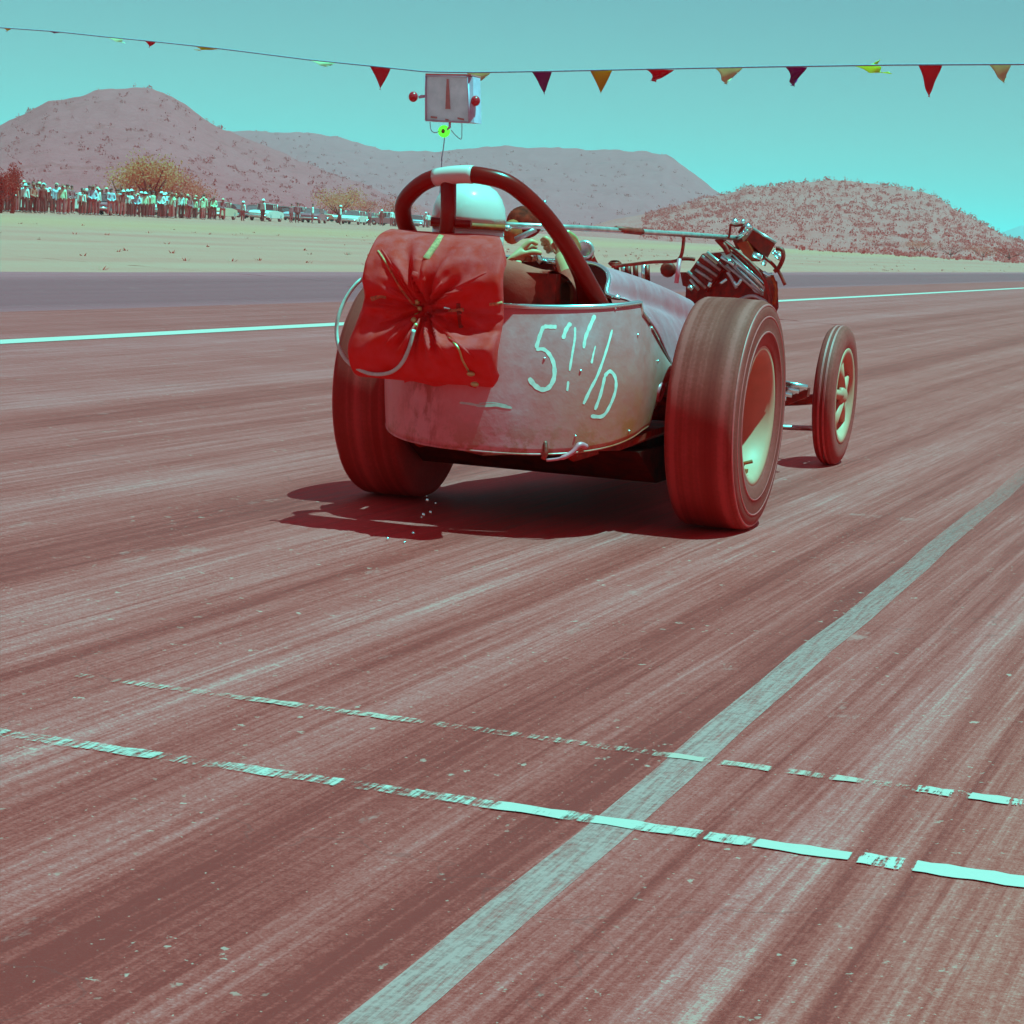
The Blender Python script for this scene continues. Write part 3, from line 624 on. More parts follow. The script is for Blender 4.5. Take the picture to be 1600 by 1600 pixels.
# ---------------------------------------------------------------- parked cars
def car_meshes(kind):
    def prof(pts, hw, tuck=.06):
        q = MB(); n = len(pts); sec = [(-hw + tuck, .0), (-hw, 0.0), (hw, 0.0), (hw - tuck, 0.0)]
        rows = []
        for fx, sc in ((-hw + .0, .93), (-hw + tuck, 1.0), (0, 1.02), (hw - tuck, 1.0), (hw, .93)):
            cy = sum(p[0] for p in pts)/n; cz = sum(p[1] for p in pts)/n
            rows.append([Vector((fx, cy + (p[0] - cy)*sc, cz + (p[1] - cz)*sc)) for p in pts + [pts[0]]])
        q.grid(rows, False); q.add(rows[0][:-1], [tuple(range(n))]); q.add(rows[-1][:-1], [tuple(range(n))]); return q
    L = 2.45
    body = prof([(-L, .35), (-L, .72), (-L + .15, .88), (-1.1, .95), (1.1, .93), (L - .2, .84), (L, .66), (L, .35), (1.9, .28), (-1.9, .28)], .92, .14)
    if kind == 'sedan': gl = [(-1.35, .93), (-.85, 1.36), (.55, 1.38), (1.0, .93)]; rf = (-.88, .58, 1.385)
    elif kind == 'wagon': gl = [(-2.3, .93), (-2.1, 1.40), (.55, 1.42), (1.0, .93)]; rf = (-2.12, .58, 1.425)
    else: gl = [(-.35, .93), (-.3, 1.48), (.65, 1.50), (1.0, .93)]; rf = (-.36, .68, 1.51)
    glass = prof(gl, .76, .10)
    roof = MB(); zt = rf[2]
    rows = [[Vector((x, rf[0] + (rf[1] - rf[0])*j/4, zt + .05*(1 - (x/.78)**2)*(1 - (j/2 - 1)**2*.4))) for x in (-.78, -.6, -.3, 0, .3, .6, .78)] for j in range(5)]
    roof.grid(rows, True); roof.grid([[p - Vector((0, 0, .05)) for p in r_] for r_ in rows], True)
    for xx in (-.735, .735):
        for yy in ((gl[0][0] + gl[1][0])/2, (gl[2][0] + gl[3][0])/2, (rf[0] + rf[1])/2): roof.tube([Vector((xx*1.02, yy + (.1 if yy < 0 else -.0), .93)), Vector((xx, yy, zt))], .035, 4)
    wheel = MB().lathe((0, 0, 0), (1, 0, 0), [(-.1, .12), (-.1, .30), (-.08, .33), (.08, .33), (.1, .30), (.1, .12), (.06, 0)], 14)
    hub = MB().lathe((0, 0, 0), (1, 0, 0), [(.0, .17), (.11, .17), (.125, .0)], 10)
    bump = MB().tube([(-.9, 0, 0), (-.5, -.07, 0), (.5, -.07, 0), (.9, 0, 0)], .07, 6)
    return dict(body=body.mesh('body', MT['alum']), windows=glass.mesh('windows', MT['glass']), roof=roof.mesh('roof', MT['alum']), wheel=wheel.mesh('wheel', MT['tyre']), hub_cap=hub.mesh('hub_cap', MT['chrome']), bumper=bump.mesh('bumper', MT['chrome']))
CM = {k: car_meshes(k) for k in ('sedan', 'wagon', 'pickup')}
CC = {'white': (.9, .48, .46, 1), 'pale green': (.8, .34, .27, 1), 'grey-blue': lit(138, 150, 172), 'dark red': lit(122, 60, 60), 'cream': (.9, .34, .25, 1), 'pale blue': (.7, .26, .32, 1)}
CCm = {}
for k, v in CC.items():
    CCm[k] = simple(k.replace(' ', '_').replace('-', '_') + '_car_paint', v, .3, 0, .05, 1, coat=.3)
def car(kind, col, roofc, loc, rz, label, group):
    t = thing('parked_car' if kind != 'pickup' else 'parked_pickup', loc, label, 'car' if kind != 'pickup' else 'pickup', group); t.rotation_euler = (0, 0, rz)
    m = CM[kind]
    def put(nm, me, mat, loc=(0, 0, 0), rot=0, par=t):
        o = bpy.data.objects.new(nm, me); COL.objects.link(o); o.parent = par; o.location = loc; o.rotation_euler = (0, 0, rot)
        o.material_slots[0].link = 'OBJECT'; o.material_slots[0].material = mat; return o
    put('body', m['body'], CCm[col]); put('windows', m['windows'], MT['glass']); put('roof', m['roof'], CCm[roofc])
    for sx in (-1, 1):
        for y in (-1.5, 1.45):
            w = put('wheel', m['wheel'], MT['tyre'], (sx*.82, y, .33), 0 if sx > 0 else math.pi); put('hub_cap', m['hub_cap'], MT['chrome'], (0, 0, 0), 0, w)
    put('bumper', m['bumper'], MT['chrome'], (0, -2.5, .48)); put('bumper', m['bumper'], MT['chrome'], (0, 2.5, .48), math.pi)
cseen = {}
def car_label(px, kind, col, roofc, row):
    where = [w for a, w in ((0, 'behind spectators near the left edge'), (110, 'behind spectators left of the yellow tree'), (200, 'below the yellow tree'), (285, 'right of the yellow tree'), (350, 'under the dip between the two hills'), (420, 'left of the parachute, toward the yellow bush'),
             (500, 'below the yellow bush'), (560, 'just left of the roll bar'), (620, 'seen through the roll bar'), (690, 'behind the driver'), (860, 'just right of the roll bar'), (960, 'above the open cowl'), (1060, 'left of the engine'), (1130, 'behind the engine'), (1210, 'right of the engine'), (1260, 'at the far right end of the line')) if a <= px][-1]
    l = '%s %s%s %s' % (col, kind, '' if roofc == col else ' with %s roof,' % roofc, where)
    return l + ['', ', second row', ', far row'][row]
for row, off in ((0, 3.0), (1, 11.0), (2, 20)):
    px = 18.0 if row else 60.0
    while px < 1330:
        p = on_path(px, off + R.uniform(-1, 1)); dist = p.length
        kind = R.choice(['sedan', 'sedan', 'wagon', 'pickup', 'sedan']); col = R.choice(['white', 'white', 'pale green', 'grey-blue', 'white', 'cream', 'pale blue', 'white', 'cream', 'dark red']); rc = R.choice([col, col, 'white'])
        rz = R.choice([.15, math.pi + .15, .15, 1.3, -1.4]) + R.uniform(-.15, .15)
        car(kind, col, rc, p, rz, car_label(px, kind, col, rc, row), 'cars parked along the far side of the strip')
        px += 3600/dist*R.uniform(2.6, 5.0) * (1.0 if px > 240 or row else 1.5)

# ---------------------------------------------------------------- bunting
def sy(px):
    P = [(-400, 20), (0, 43), (85, 49), (170, 58), (233, 64), (345, 76), (480, 93), (590, 104), (665, 112), (740, 113), (860, 111), (1000, 108), (1200, 104), (1400, 101), (1600, 100), (2100, 112)]
    for (a, b), (c, d) in zip(P[:-1], P[1:]):
        if a <= px <= c: return b + (d - b)*(px - a)/(c - a)
def SP(px, dy=0.0, dd=0.0): return AY(px, sy(px) + dy, 34 - 6*px/1600 + dd)
bt_ = thing('pennant_string', SP(700), 'long sagging string of small coloured pennants strung across the sky', 'bunting')
MB().tube([SP(p) for p in range(-400, 2001, 20)], .012, 6).build('rope', MT['rope'], bt_)
def pc(name, r, g, b):
    g, b = min(.93, g*.85), min(.93, b*.85)
    q_ = NT(name); tc = q_.n('ShaderNodeTexCoord').outputs['Object']; f = q_.noise(tc, 6, 3)
    d = q_.ramp(f, [(.3, (r*.85, g*.85, b*.85)), (.7, (r, g, b))])
    q_.set(Base_Color=d, Roughness=.5); q_.b.inputs['Specular IOR Level'].default_value = .1
    tl = q_.n('ShaderNodeBsdfTranslucent', {0: d}); mx = q_.n('ShaderNodeMixShader', {0: .5, 1: q_.b.outputs[0], 2: tl.outputs[0]}); q_.t.links.new(mx.outputs[0], q_.out.inputs[0]); return q_.m
PC = {'red': pc('red_pennant', .93, .008, .03), 'purple': pc('purple_pennant', .5, .012, .13), 'orange': pc('orange_pennant', .93, .34, .015), 'tan': pc('tan_pennant', .93, .50, .32), 'yellow': pc('yellow_pennant', .93, .7, .12), 'white': pc('white_pennant', .93, .93, .75)}
def pennant(x0, x1, tx, ty, col, lab, curl=.05, wav=.0, dd=0.0):
    rows = []; n = 10
    for j in range(n + 1):
        t = j/n; row = []
        for i in range(7):
            s = i/6; top = SP(x0 + (x1 - x0)*s); mid = (x0 + x1)/2
            tip = AY(tx, ty, 34 - 6*mid/1600 + dd)
            p = top.lerp(tip, t) + Vector((0, curl*math.sin(t*2.6 + s), 0)) + Vector((wav*math.sin(t*7 + s*2)*t, 0, wav*.6*math.cos(t*6)*t*(1 - t)*2))
            row.append(p)
        rows.append(row)
    MB().grid(rows).build('pennant', PC[col], bt_, .003, lab)
for a in [(4, 15, 9, 49, 'orange', 'tiny orange pennant at the left end'), (72, 92, 84, 52, 'purple', 'dark pennant blown flat along the rope near the left end'), (160, 186, 190, 67, 'white', 'white pennant blown sideways', .1, .05),
          (225, 241, 232, 74, 'red', 'short red pennant near the left'), (302, 332, 306, 78, 'orange', 'yellow-orange pennant blown flat along the rope', .2), (478, 518, 506, 104, 'white', 'folded white and tan pennant', .15, .04),
          (577, 608, 593, 140, 'red', 'red pennant hanging straight, left of the sign box'), (727, 762, 738, 134, 'tan', 'tan pennant hanging over the right edge of the sign box', .12, .04), (830, 860, 849, 147, 'purple', 'deep purple pennant right of the sign box', .05, .01),
          (921, 955, 938, 146, 'orange', 'bright orange hanging pennant', .03), (1008, 1046, 1016, 127, 'red', 'crumpled red pennant folding to the left', .25, .06), (1116, 1156, 1130, 131, 'tan', 'tan pennant with a pale folded edge', .15, .04),
          (1226, 1256, 1234, 134, 'purple', 'purple pennant with curled tip', .2, .05), (1326, 1370, 1382, 114, 'yellow', 'yellow-green pennant fluttering sideways', .2, .08), (1434, 1470, 1449, 151, 'red', 'longest crimson pennant on the right', .10, .02), (1544, 1578, 1566, 129, 'tan', 'tan pennant near the right edge', .08, .02)]:
    pennant(*a)
pennant(1352, 1368, 1372, 93, 'yellow', 'upturned yellow-green scrap of pennant', .1, .02)

# ---------------------------------------------------------------- signal box over the lane
by = 30.0
def BP(px, py, d=0.0): return AY(px, py, by + d)
sb = thing('signal_box', BP(702, 150, .12), 'grey square signal box hanging from the pennant rope over the strip', 'sign')
c0 = [BP(665, 118), BP(731, 119), BP(733, 191), BP(665, 188)]
MB().prism([c0[0], c0[1], c0[2], c0[3]], (-.02, .34, 0)).build('case', MT['board'], sb)
fr = MB(); off = Vector((0, -.012, 0))
for a, b in ((0, 1), (1, 2), (2, 3), (3, 0)): fr.tube([c0[a] + off, c0[b] + off], .013, 6)
fr.prism([c0[1] + Vector((.002, 0, 0)), c0[1] + Vector((.055, .03, 0)), c0[2] + Vector((.055, .03, 0)), c0[2] + Vector((.002, 0, 0))], (0, .30, 0))
fr.build('frame', MT['boardedge'], sb)
MB().prism([c0[0] + Vector((0, -.03, .008)), c0[1] + Vector((.05, -.03, .008)), c0[1] + Vector((.05, .36, .008)), c0[0] + Vector((0, .36, .008))], (0, 0, .02)).build('lid', MT['boardtop'], sb)
MB().prism([BP(697, 123, -.012), BP(700, 123, -.012), BP(702.5, 170, -.012), BP(695, 170, -.012)], (0, .008, 0)).build('numeral', MT['redpaint'], sb, label='narrow red upright figure one painted on the face')
for a, b in (((672, 183), (682, 184)), ((714, 185), (724, 187)), ((695, 187), (700, 188))):
    MB().prism([BP(a[0], a[1] - 2, -.012), BP(b[0], b[1] - 2, -.012), BP(b[0], b[1] + 1, -.012), BP(a[0], a[1] + 1, -.012)], (0, .008, 0)).build('bracket', MT['redpaint'], sb)
for (a, b, l) in (((666, 150), (646, 151), 'red lamp on a short arm at the left of the box'), ((735, 157), (742, 157.5), 'red lamp tight against the right of the box')):
    lp = MB().ell(BP(b[0] - (1 if b[0] < 700 else -0), b[1], .05), (.066, .066, .072), 16, 10).build('red_lamp', MT['redlens'], sb, label=l)
    MB().tube([BP(a[0], a[1], .05), BP((a[0]*.4 + b[0]*.6), b[1], .05)], [.016, .026], 8).build('arm', MT['boardedge'], lp)
g = BP(693, 205, .05)
gl = MB().lathe(g, (.25, -1, .0), [(-.07, .015), (-.05, .05), (0, .085), (.02, .082), (.025, .03), (.026, 0)], 18).build('green_lamp', MT['green'], sb, label='lit yellow-green lamp under the box')
MB().ell(g + Vector((.0, -.035, 0)) , (.028, .02, .032), 10, 8).build('bulb', MT['greendark'], gl)
MB().tube([BP(702, 189, .05), BP(702, 198, .05), BP(698, 203, .05)], .018, 7).build('hanger', MT['boardedge'], sb)
w = MB(); w.tube(bez([BP(671, 190), BP(673, 203), BP(679, 207), BP(686, 205)]), .006, 5); w.tube(bez([BP(704, 203), BP(712, 212), BP(720, 217), BP(721, 204), BP(721, 192)]), .006, 5)
w.build('wire', MT['wire'], sb)
gp = AY(688, 262, by + .1)
MB().tube(bez([BP(694, 214, .05), BP(692, 232, .05), BP(689, 250, .06), BP(689, 262, .08), Vector((gp.x, gp.y, .0))]), .008, 5).build('cable', MT['wire'], sb)

# ================================================================ THE RACE CAR
XC = -2.505
car_ = thing('race_car', (XC, 7.4, 0), 'bare aluminium open-cockpit drag racer with huge rear slicks, seen from behind on the strip', 'race car')
def cp(dx, y, z): return Vector((XC + dx, y, z))
# --- wheels
def wheel(cx, cy, rad, wid, rimr, side, front=False, label=None):
    """side +1: outer face looks to +x"""
    c = Vector((cx, cy, rad)); s = side; h = wid/2
    if front: prof = [(-h*.8, rimr), (-h, rimr*1.15), (-h, rad*.86), (-h*.85, rad*.95), (-h*.62, rad*.985), (-h*.5, rad), (h*.5, rad), (h*.62, rad*.985), (h*.85, rad*.95), (h, rad*.86), (h, rimr*1.15), (h*.8, rimr)]
    else: prof = [(-h*.86, rimr), (-h*.97, rimr*1.12), (-h, rad*.82), (-h*.97, rad*.93), (-h*.90, rad*.975), (-h*.78, rad*.994), (0, rad), (h*.78, rad*.994), (h*.90, rad*.975), (h*.955, rad*.945), (h*.985, rad*.93), (h*1.0, rad*.88), (h*1.02, rad*.80), (h*1.0, rad*.73), (h*1.012, rad*.725), (h*1.012, rad*.715), (h*.99, rad*.705), (h*.96, rimr*1.08), (h*.92, rimr*1.03), (h*.86, rimr)]
    dsh = s*h
    # the rim is the part, tyre and hub its pieces
    rp = [(-.86*h, rimr), (-.86*h, rimr*.93), (-.5*h, rimr*.86), (.30*h, rimr*.86), (.80*h, rimr*.90), (.885*h, rimr*.965), (.90*h, rimr*1.02), (.86*h, rimr*1.04)]
    w = MB().lathe(c, (s, 0, 0), rp, 64).build('wheel', MT['rim'], car_, .004, label)
    t = MB().lathe(c, (s, 0, 0), prof, 72); t.build('tyre', MT['rubber'], w)
    if not front:
        b = MB(); b.lathe(c, (s, 0, 0), [(h*1.004, rad*.865), (h*1.02, rad*.86), (h*1.02, rad*.852), (h*1.004, rad*.848)], 72)
        b.lathe(c, (s, 0, 0), [(h*1.0, rad*.735), (h*1.022, rad*.73), (h*1.022, rad*.722), (h*1.0, rad*.718)], 72)
        b.lathe(c, (s, 0, 0), [(h*.925, rad*.965), (h*.945, rad*.963), (h*.965, rad*.952), (h*.955, rad*.948)], 72); b.build('sidewall_rib', MT['steelgrey'], w)
        d = MB(); d.lathe(c, (s, 0, 0), [(-.62*h, rimr*.86), (-.58*h, rimr*.7), (-.45*h, rimr*.55), (-.42*h, rimr*.3), (-.35*h, rimr*.28), (-.3*h, 0)], 40); d.build('wheel_disc', MT['rimdark'], w)
        k = MB()
        for i in range(5):
            a = i*2*math.pi/5 + .3; p = c + Vector((0, math.cos(a), math.sin(a)))*rimr*.42; k.tube([p + Vector((s*-.45*h, 0, 0)), p + Vector((s*-.32*h, 0, 0))], .011, 6)
        k.build('lug_nut', MT['chrome'], w)
        vs = MB(); p = c + Vector((s*.42*h, .0, -rimr*.80)); vs.tube([p + Vector((0, .01, -.03)), p + Vector((s*.02, 0, .02)), p + Vector((s*.05, 0, .03))], .007, 6)
        vs.box(p + Vector((s*.01, .02, -.012)), (.035, .05, .02)); vs.build('valve_stem', MT['strap'], w)
    else:
        g = MB()
        for dx in (-.28, -.18, .18, .28): g.lathe(c, (s, 0, 0), [(h*(dx - .05), rad*1.0005), (h*(dx - .02), rad*1.008), (h*(dx + .02), rad*1.008), (h*(dx + .05), rad*1.0005)], 64)
        g.build('tread_rib', MT['steelgrey'], w)
        k = MB(); k.lathe(c, (s, 0, 0), [(-.6*h, .03), (h*.45, .03), (h*.5, .05), (h*.85, .045), (h*1.1, .02), (h*1.12, 0)], 20); k.build('hub', MT['rim'], w)
        k = MB()
        for i in range(5):
            a = i*2*math.pi/5 + .5; k.tube([c + Vector((s*h*.5, math.cos(a)*.03, math.sin(a)*.03)), c + Vector((s*h*.2, math.cos(a)*rimr*.9, math.sin(a)*rimr*.9))], [.024, .017], 8)
        k.build('spoke', MT['rim'], w)
    return w
MT['steelgrey'] = simple('dusty_rubber_ridge', lit2(165, 128, 128), .6, 0, .15, 40)
RAD = .398
wheel(-1.880, 7.75, RAD, .246, .235, 1, label='right rear wheel with wide smooth slick')
wheel(2*XC + 1.930, 7.75, RAD, .246, .235, -1, label='left rear wheel, mostly hidden by the tail')
wheel(-2.024, 10.40, .316, .096, .208, 1, True, 'right front wheel with narrow grooved tyre')
wheel(2*XC + 2.022, 10.40, .314, .088, .208, -1, True, 'left front wheel hidden by the body')
# --- tail panel
HW, Y0, DP = .435, 7.0, .36
def tail_pt(u, v):
    """u -1..1 round the rear, beyond that forward along the sides; v 0 bottom .. 1 top"""
    a = max(-1, min(1, u)); s = math.sin(a*math.pi/2); c = math.cos(a*math.pi/2)
    dx = HW*math.copysign(abs(s)**.82, s); y = Y0 + DP*(1 - c**.9 if c > 0 else 1)
    e = max(0, abs(u) - 1); y += e; au = abs(a)
    zb = .272 + .002*au + (.075*au**2.2) + e*.12 + max(0, e - .15)*.55
    zt = .738 + .040*au**1.5; zb += min(1, max(0, (e - .09)/.03))*.05
    if e > 0 or au > .86:
        k = max(0, (y - 7.2)/.64); zt = min(zt, .782 - .31*min(1, k)**.95)
    zt = max(zt, zb + .012)
    p = Vector((XC + dx, y, zb + (zt - zb)*v))
    p.y += (-.065)*(1 - v)*c; p.x += .0
    n = Vector((s, -c, 0)); p += n*(.018*math.sin(v*math.pi))
    return p
US = [-1.5 + 3.0*i/150 for i in range(151)]
rows = [[tail_pt(u, v/24) for u in US] for v in range(25)]
tm = MB().grid(rows); tail = tm.build('tail_panel', MT['alum'], car_, .004)
bmx = bmesh.new()
vs_ = [[bmx.verts.new(p) for p in r_] for r_ in rows]
for i in range(24):
    for k in range(150): bmx.faces.new((vs_[i][k], vs_[i][k + 1], vs_[i + 1][k + 1], vs_[i + 1][k]))
bmx.normal_update(); TB = BVHTree.FromBMesh(bmx)
def onbody(px, py, lift=.004):
    d = raw(px, py).normalized(); h = TB.ray_cast(EYE, d)
    if h[0] is None: return None, None
    n = h[1] if h[1].dot(d) < 0 else -h[1]
    return h[0] + n*lift, n
MB().tube([tail_pt(u, 1.0) + Vector((0, 0, .002)) for u in US if abs(u) < 1.02], .009, 8).build('rim_bead', MT['chrome'], car_)
MB().tube([tail_pt(u, 1.0) + Vector((.004 if u > 0 else -.004, -.002, .0)) for u in US if 1.02 <= u <= 1.5], .0045, 6).build('seam_strip', MT['steel'], car_)
MB().tube([tail_pt(u, 0.0) for u in US if abs(u) < 1.15], .0035, 6).build('lower_bead', MT['alum'], car_)
# rivets along the seam
for px, py in [(913, 471), (927, 475), (960, 482), (995, 523), (1026, 564), (906, 579), (850, 560), (898, 681), (981, 673)]:
    p, n = onbody(px, py, .003)
    if p: MB().ell(p, .0042, 8, 6).build('rivet', MT['chrome'], car_)
# scuffed crease and its painted highlight on the tail
# --- painted number
def stroke(pts, w, mat=None, taper=False):
    P = bez([Vector((a, b, 0)) for a, b in pts], 6); S = [onbody(p.x, p.y, .0028) for p in P]; S = [s for s in S if s[0]]
    if len(S) < 2: return
    rows = []
    for i, (p, n) in enumerate(S):
        t = (S[min(i + 1, len(S) - 1)][0] - S[max(i - 1, 0)][0]).normalized(); sd = t.cross(n).normalized()
        f = i/(len(S) - 1); ww = (w[0] + (w[1] - w[0])*f if isinstance(w, tuple) else w)*(1 + .12*math.sin(i*1.3))
        if i in (0, len(S) - 1): ww *= .6
        rows.append([p - sd*ww/2, p, p + sd*ww/2])
    return MB().grid(rows)
def z2(x, y): return (800 + x/6.154, 480 + y/6.154)
def glyph(name, strokes, lab):
    mb = MB()
    for pts, w in strokes:
        g_ = stroke([z2(*p) for p in pts], w)
        if g_: mb.add(g_.v, g_.f, True)
    mb.build('painted_' + name, MT['white'], car_, label=lab)
k = .0021/6.154*6
glyph('figure', [([(425, 190), (370, 188), (300, 185)], .013), ([(300, 180), (262, 280), (228, 395)], .012), ([(228, 405), (300, 405), (360, 460), (400, 560), (398, 680), (350, 770), (280, 790), (210, 745), (160, 680)], (.011, .016))], 'white painted figure 5')
glyph('figure', [([(560, 150), (515, 215), (485, 305)], (.013, .012)), ([(600, 190), (598, 300), (575, 440), (548, 610)], .0075), ([(535, 710), (525, 805)], .0075)], 'white painted figure 7, its stem partly worn away')
glyph('figure', [([(790, 75), (740, 190), (700, 290), (682, 395)], (.013, .010)), ([(795, 370), (775, 450), (757, 540)], (.004, .008))], 'second white painted 7, mostly rubbed off')
for pts, w_ in (([z for z in ((718, 629), (735, 631), (752, 634), (775, 633), (799, 637))], (.007, .010)), (((748, 630), (770, 629), (792, 633)), (.003, .004))):
    g_ = stroke(list(pts), w_)
    if g_: g_.build('scuff_highlight', MT['cord'], car_, label='scuffed crease with painted highlight across the tail panel')  # pale ribbon puts the highlight into the scuff's colour
glyph('slash', [([(955, 215), (900, 410), (820, 640), (740, 800), (680, 930)], (.008, .011))], 'long white painted slash')
glyph('letter', [([(885, 660), (845, 830), (790, 985)], .011), ([(880, 660), (935, 615), (985, 680), (985, 800), (930, 950), (860, 1045), (750, 1045)], (.012, .012))], 'white painted capital D')
# --- cowl
E0 = [(0, 7.47, .888), (.12, 7.46, .888), (.21, 7.43, .884), (.27, 7.37, .868), (.305, 7.30, .84), (.325, 7.235, .79), (.40, 7.24, .775), (.438, 7.4, .695), (.438, 7.6, .59), (.438, 7.86, .465)]
E1 = [(0, 8.85, .757), (.10, 8.85, .756), (.17, 8.85, .748), (.20, 8.85, .725), (.212, 8.85, .69), (.215, 8.85, .65), (.225, 8.85, .60), (.245, 8.85, .53), (.27, 8.85, .45), (.29, 8.86, .36)]
def half(E, n=5): return bez([cp(*p) for p in E], n)
a0, a1 = half(E0), half(E1)
mir = lambda P: [Vector((2*XC - p.x, p.y, p.z)) for p in P[:0:-1]] + P
a0, a1 = mir(a0), mir(a1); rows = []
for j in range(25):
    t = j/24; row = []
    for p, q_ in zip(a0, a1):
        s = p.lerp(q_, t); s.z += .012*math.sin(t*math.pi); row.append(s)
    rows.append(row)
cowl = MB().grid(rows).build('cowl', MT['alum2'], car_, .004)
n0 = len(a0); mid = n0//2
MB().tube([p for p in a0[mid - 28:mid + 29]], .008, 8).build('cowl_bead', MT['chrome'], car_)
# floor and inner walls of the cockpit
MB().prism([cp(-.41, 7.20, .30), cp(0, 7.02, .27), cp(.41, 7.20, .31), cp(.44, 7.45, .34), cp(.44, 8.35, .36), cp(.30, 9.1, .34), cp(-.30, 9.1, .34), cp(-.44, 8.35, .35), cp(-.44, 7.45, .34)], (0, 0, -.02)).build('floor_pan', MT['frame'], car_)
sb_ = MB(); sb_.box(cp(-.02, 7.12, .60), (.42, .05, .50)); sb_.box(cp(-.02, 7.32, .38), (.42, .42, .06)); sb_.build('seat', MT['frame'], car_)
# --- chassis
bp = MB(); bp.prism([cp(-.40, 7.55, .30), cp(.40, 7.55, .30), cp(.42, 8.4, .30), cp(.30, 9.9, .26), cp(-.30, 9.9, .26), cp(-.42, 8.4, .30)], (0, 0, -.03))  # added dark block that fills the gap under the car with shade
bp.prism([cp(-.43, 7.35, .275), cp(.43, 7.35, .275), cp(.43, 8.35, .27), cp(-.43, 8.35, .27)], (0, .25, -.125))
bp.prism([cp(-.30, 8.351, .275), cp(.30, 8.351, .275), cp(.30, 9.7, .24), cp(-.30, 9.7, .24)], (0, 0, -.12)); bp.build('belly_shade_block', simple('shade_dark_underside', (.12, .003, .002), .8, 0, .3, 20, spec=.05), car_)  # near-black colour paints the shade onto the added block
fr = MB()
for s in (-1, 1): fr.tube([cp(s*.27, 7.15, .27), cp(s*.24, 8.0, .27), cp(s*.20, 10.45, .27)], .026, 8); fr.tube([cp(s*.19, 8.7, .62), cp(s*.19, 9.8, .30)], .02, 8)
for y in (7.5, 8.7, 9.9, 10.4): fr.tube([cp(-.22, y, .27), cp(.22, y, .27)], .022, 8)
fr.build('frame_rail', MT['frame'], car_)
ra = MB(); ra.tube([cp(-.50, 7.75, .395), cp(.50, 7.75, .395)], .042, 12); ra.ell(cp(0, 7.75, .395), (.15, .17, .15), 16, 10); ra.tube([cp(.45, 7.75, .395), cp(.49, 7.75, .395)], .13, 20)
ra.tube([cp(-.49, 7.75, .395), cp(-.45, 7.75, .395)], .13, 20); ra.build('rear_axle', MT['darkmetal'], car_)
fa = MB(); fa.tube(bez([cp(-.45, 10.43, .30), cp(-.25, 10.43, .27), cp(0, 10.43, .255), cp(.25, 10.43, .27), cp(.45, 10.43, .30)], 5), .024, 8)
for s in (-1, 1): fa.tube([cp(s*.40, 10.43, .20), cp(s*.40, 10.43, .36)], .022, 8)
fa.build('front_axle', MT['frame'], car_)
MB().tube(bez([cp(-.40, 10.30, .165), cp(0, 10.27, .155), cp(.26, 10.30, .158), cp(.40, 10.36, .16)], 5), .012, 8).build('tie_rod', MT['steel'], car_)
# curved plate by the axle hole at the lower right of the tail
hp, hn = onbody(1028, 612, .004)
if hp:
    MB().lathe(hp, hn, [(0, .034), (.008, .032), (.010, .026), (.004, .022)], 20).build('axle_bearing', MT['alum2'], car_)
MB().tube(bez([AY(851, 690, 6.98), AY(852, 706, 6.97), AY(848, 717, 6.97)], 4), .009, 7).build('tow_pin', MT['darkmetal'], car_)
MB().tube(bez([AY(853, 719, 6.97), AY(875, 716, 6.98), AY(893, 707, 7.0), AY(905, 695, 7.02), AY(915, 698, 7.05)], 5), [.005]*6 + [.008]*8 + [.010]*7, 8).build('drain_pipe', MT['alum2'], car_)
# --- roll bar
RB = [AY(948, 492, 7.20), AY(930, 462, 7.18), AY(895, 400, 7.12), AY(852, 338, 7.02), AY(800, 290, 6.95), AY(755, 275, 6.92), AY(710, 273, 6.92), AY(665, 283, 6.95), AY(633, 312, 7.0), AY(630, 340, 7.06), AY(642, 372, 7.12), AY(665, 430, 7.16), AY(690, 520, 7.18)]
MB().tube(bez(RB, 8), .0275, 18).build('roll_bar', MT['black'], car_)
MB().tube([AY(700, 278, 6.93), AY(700, 330, 6.935), AY(696, 380, 6.94), AY(694, 470, 7.0)], .0255, 14).build('roll_bar_strut', MT['black'], car_)
MB().tube(bez([AY(864, 352, 7.035), AY(888, 400, 7.12), AY(905, 440, 7.19), AY(912, 490, 7.25)], 6), .017, 12).build('roll_bar_brace', MT['black'], car_)
MB().prism([AY(890, 400, 7.13), AY(920, 452, 7.18), AY(945, 480, 7.20), AY(906, 480, 7.22), AY(898, 430, 7.17)], (0, .012, 0)).build('gusset', MT['black'], car_)
MB().tube([AY(674, 345, 6.95), AY(735, 350, 6.95)], .013, 10).build('headrest_bar', MT['black'], car_)
# white tape patch on top of the bar
T = bez(RB, 8); rows = []
sel = [p for p in T if 0 < 1]; idx = [i for i, p in enumerate(T) if 672 <= 0 + 0 or True]
def near_i(px, py, y):
    q_ = AY(px, py, y); return min(range(len(T)), key=lambda i: (T[i] - q_).length)
ia, ib = near_i(738, 273, 6.92), near_i(680, 278, 6.94)
ia, ib = min(ia, ib), max(ia, ib)
MB().tube([T[i] for i in range(ia, ib + 1)], .0292, 20).build('tape_band', MT['tape'] if 'tape' in MT else MT['helmet'], car_, label='white tape wrapped round the top of the roll bar')
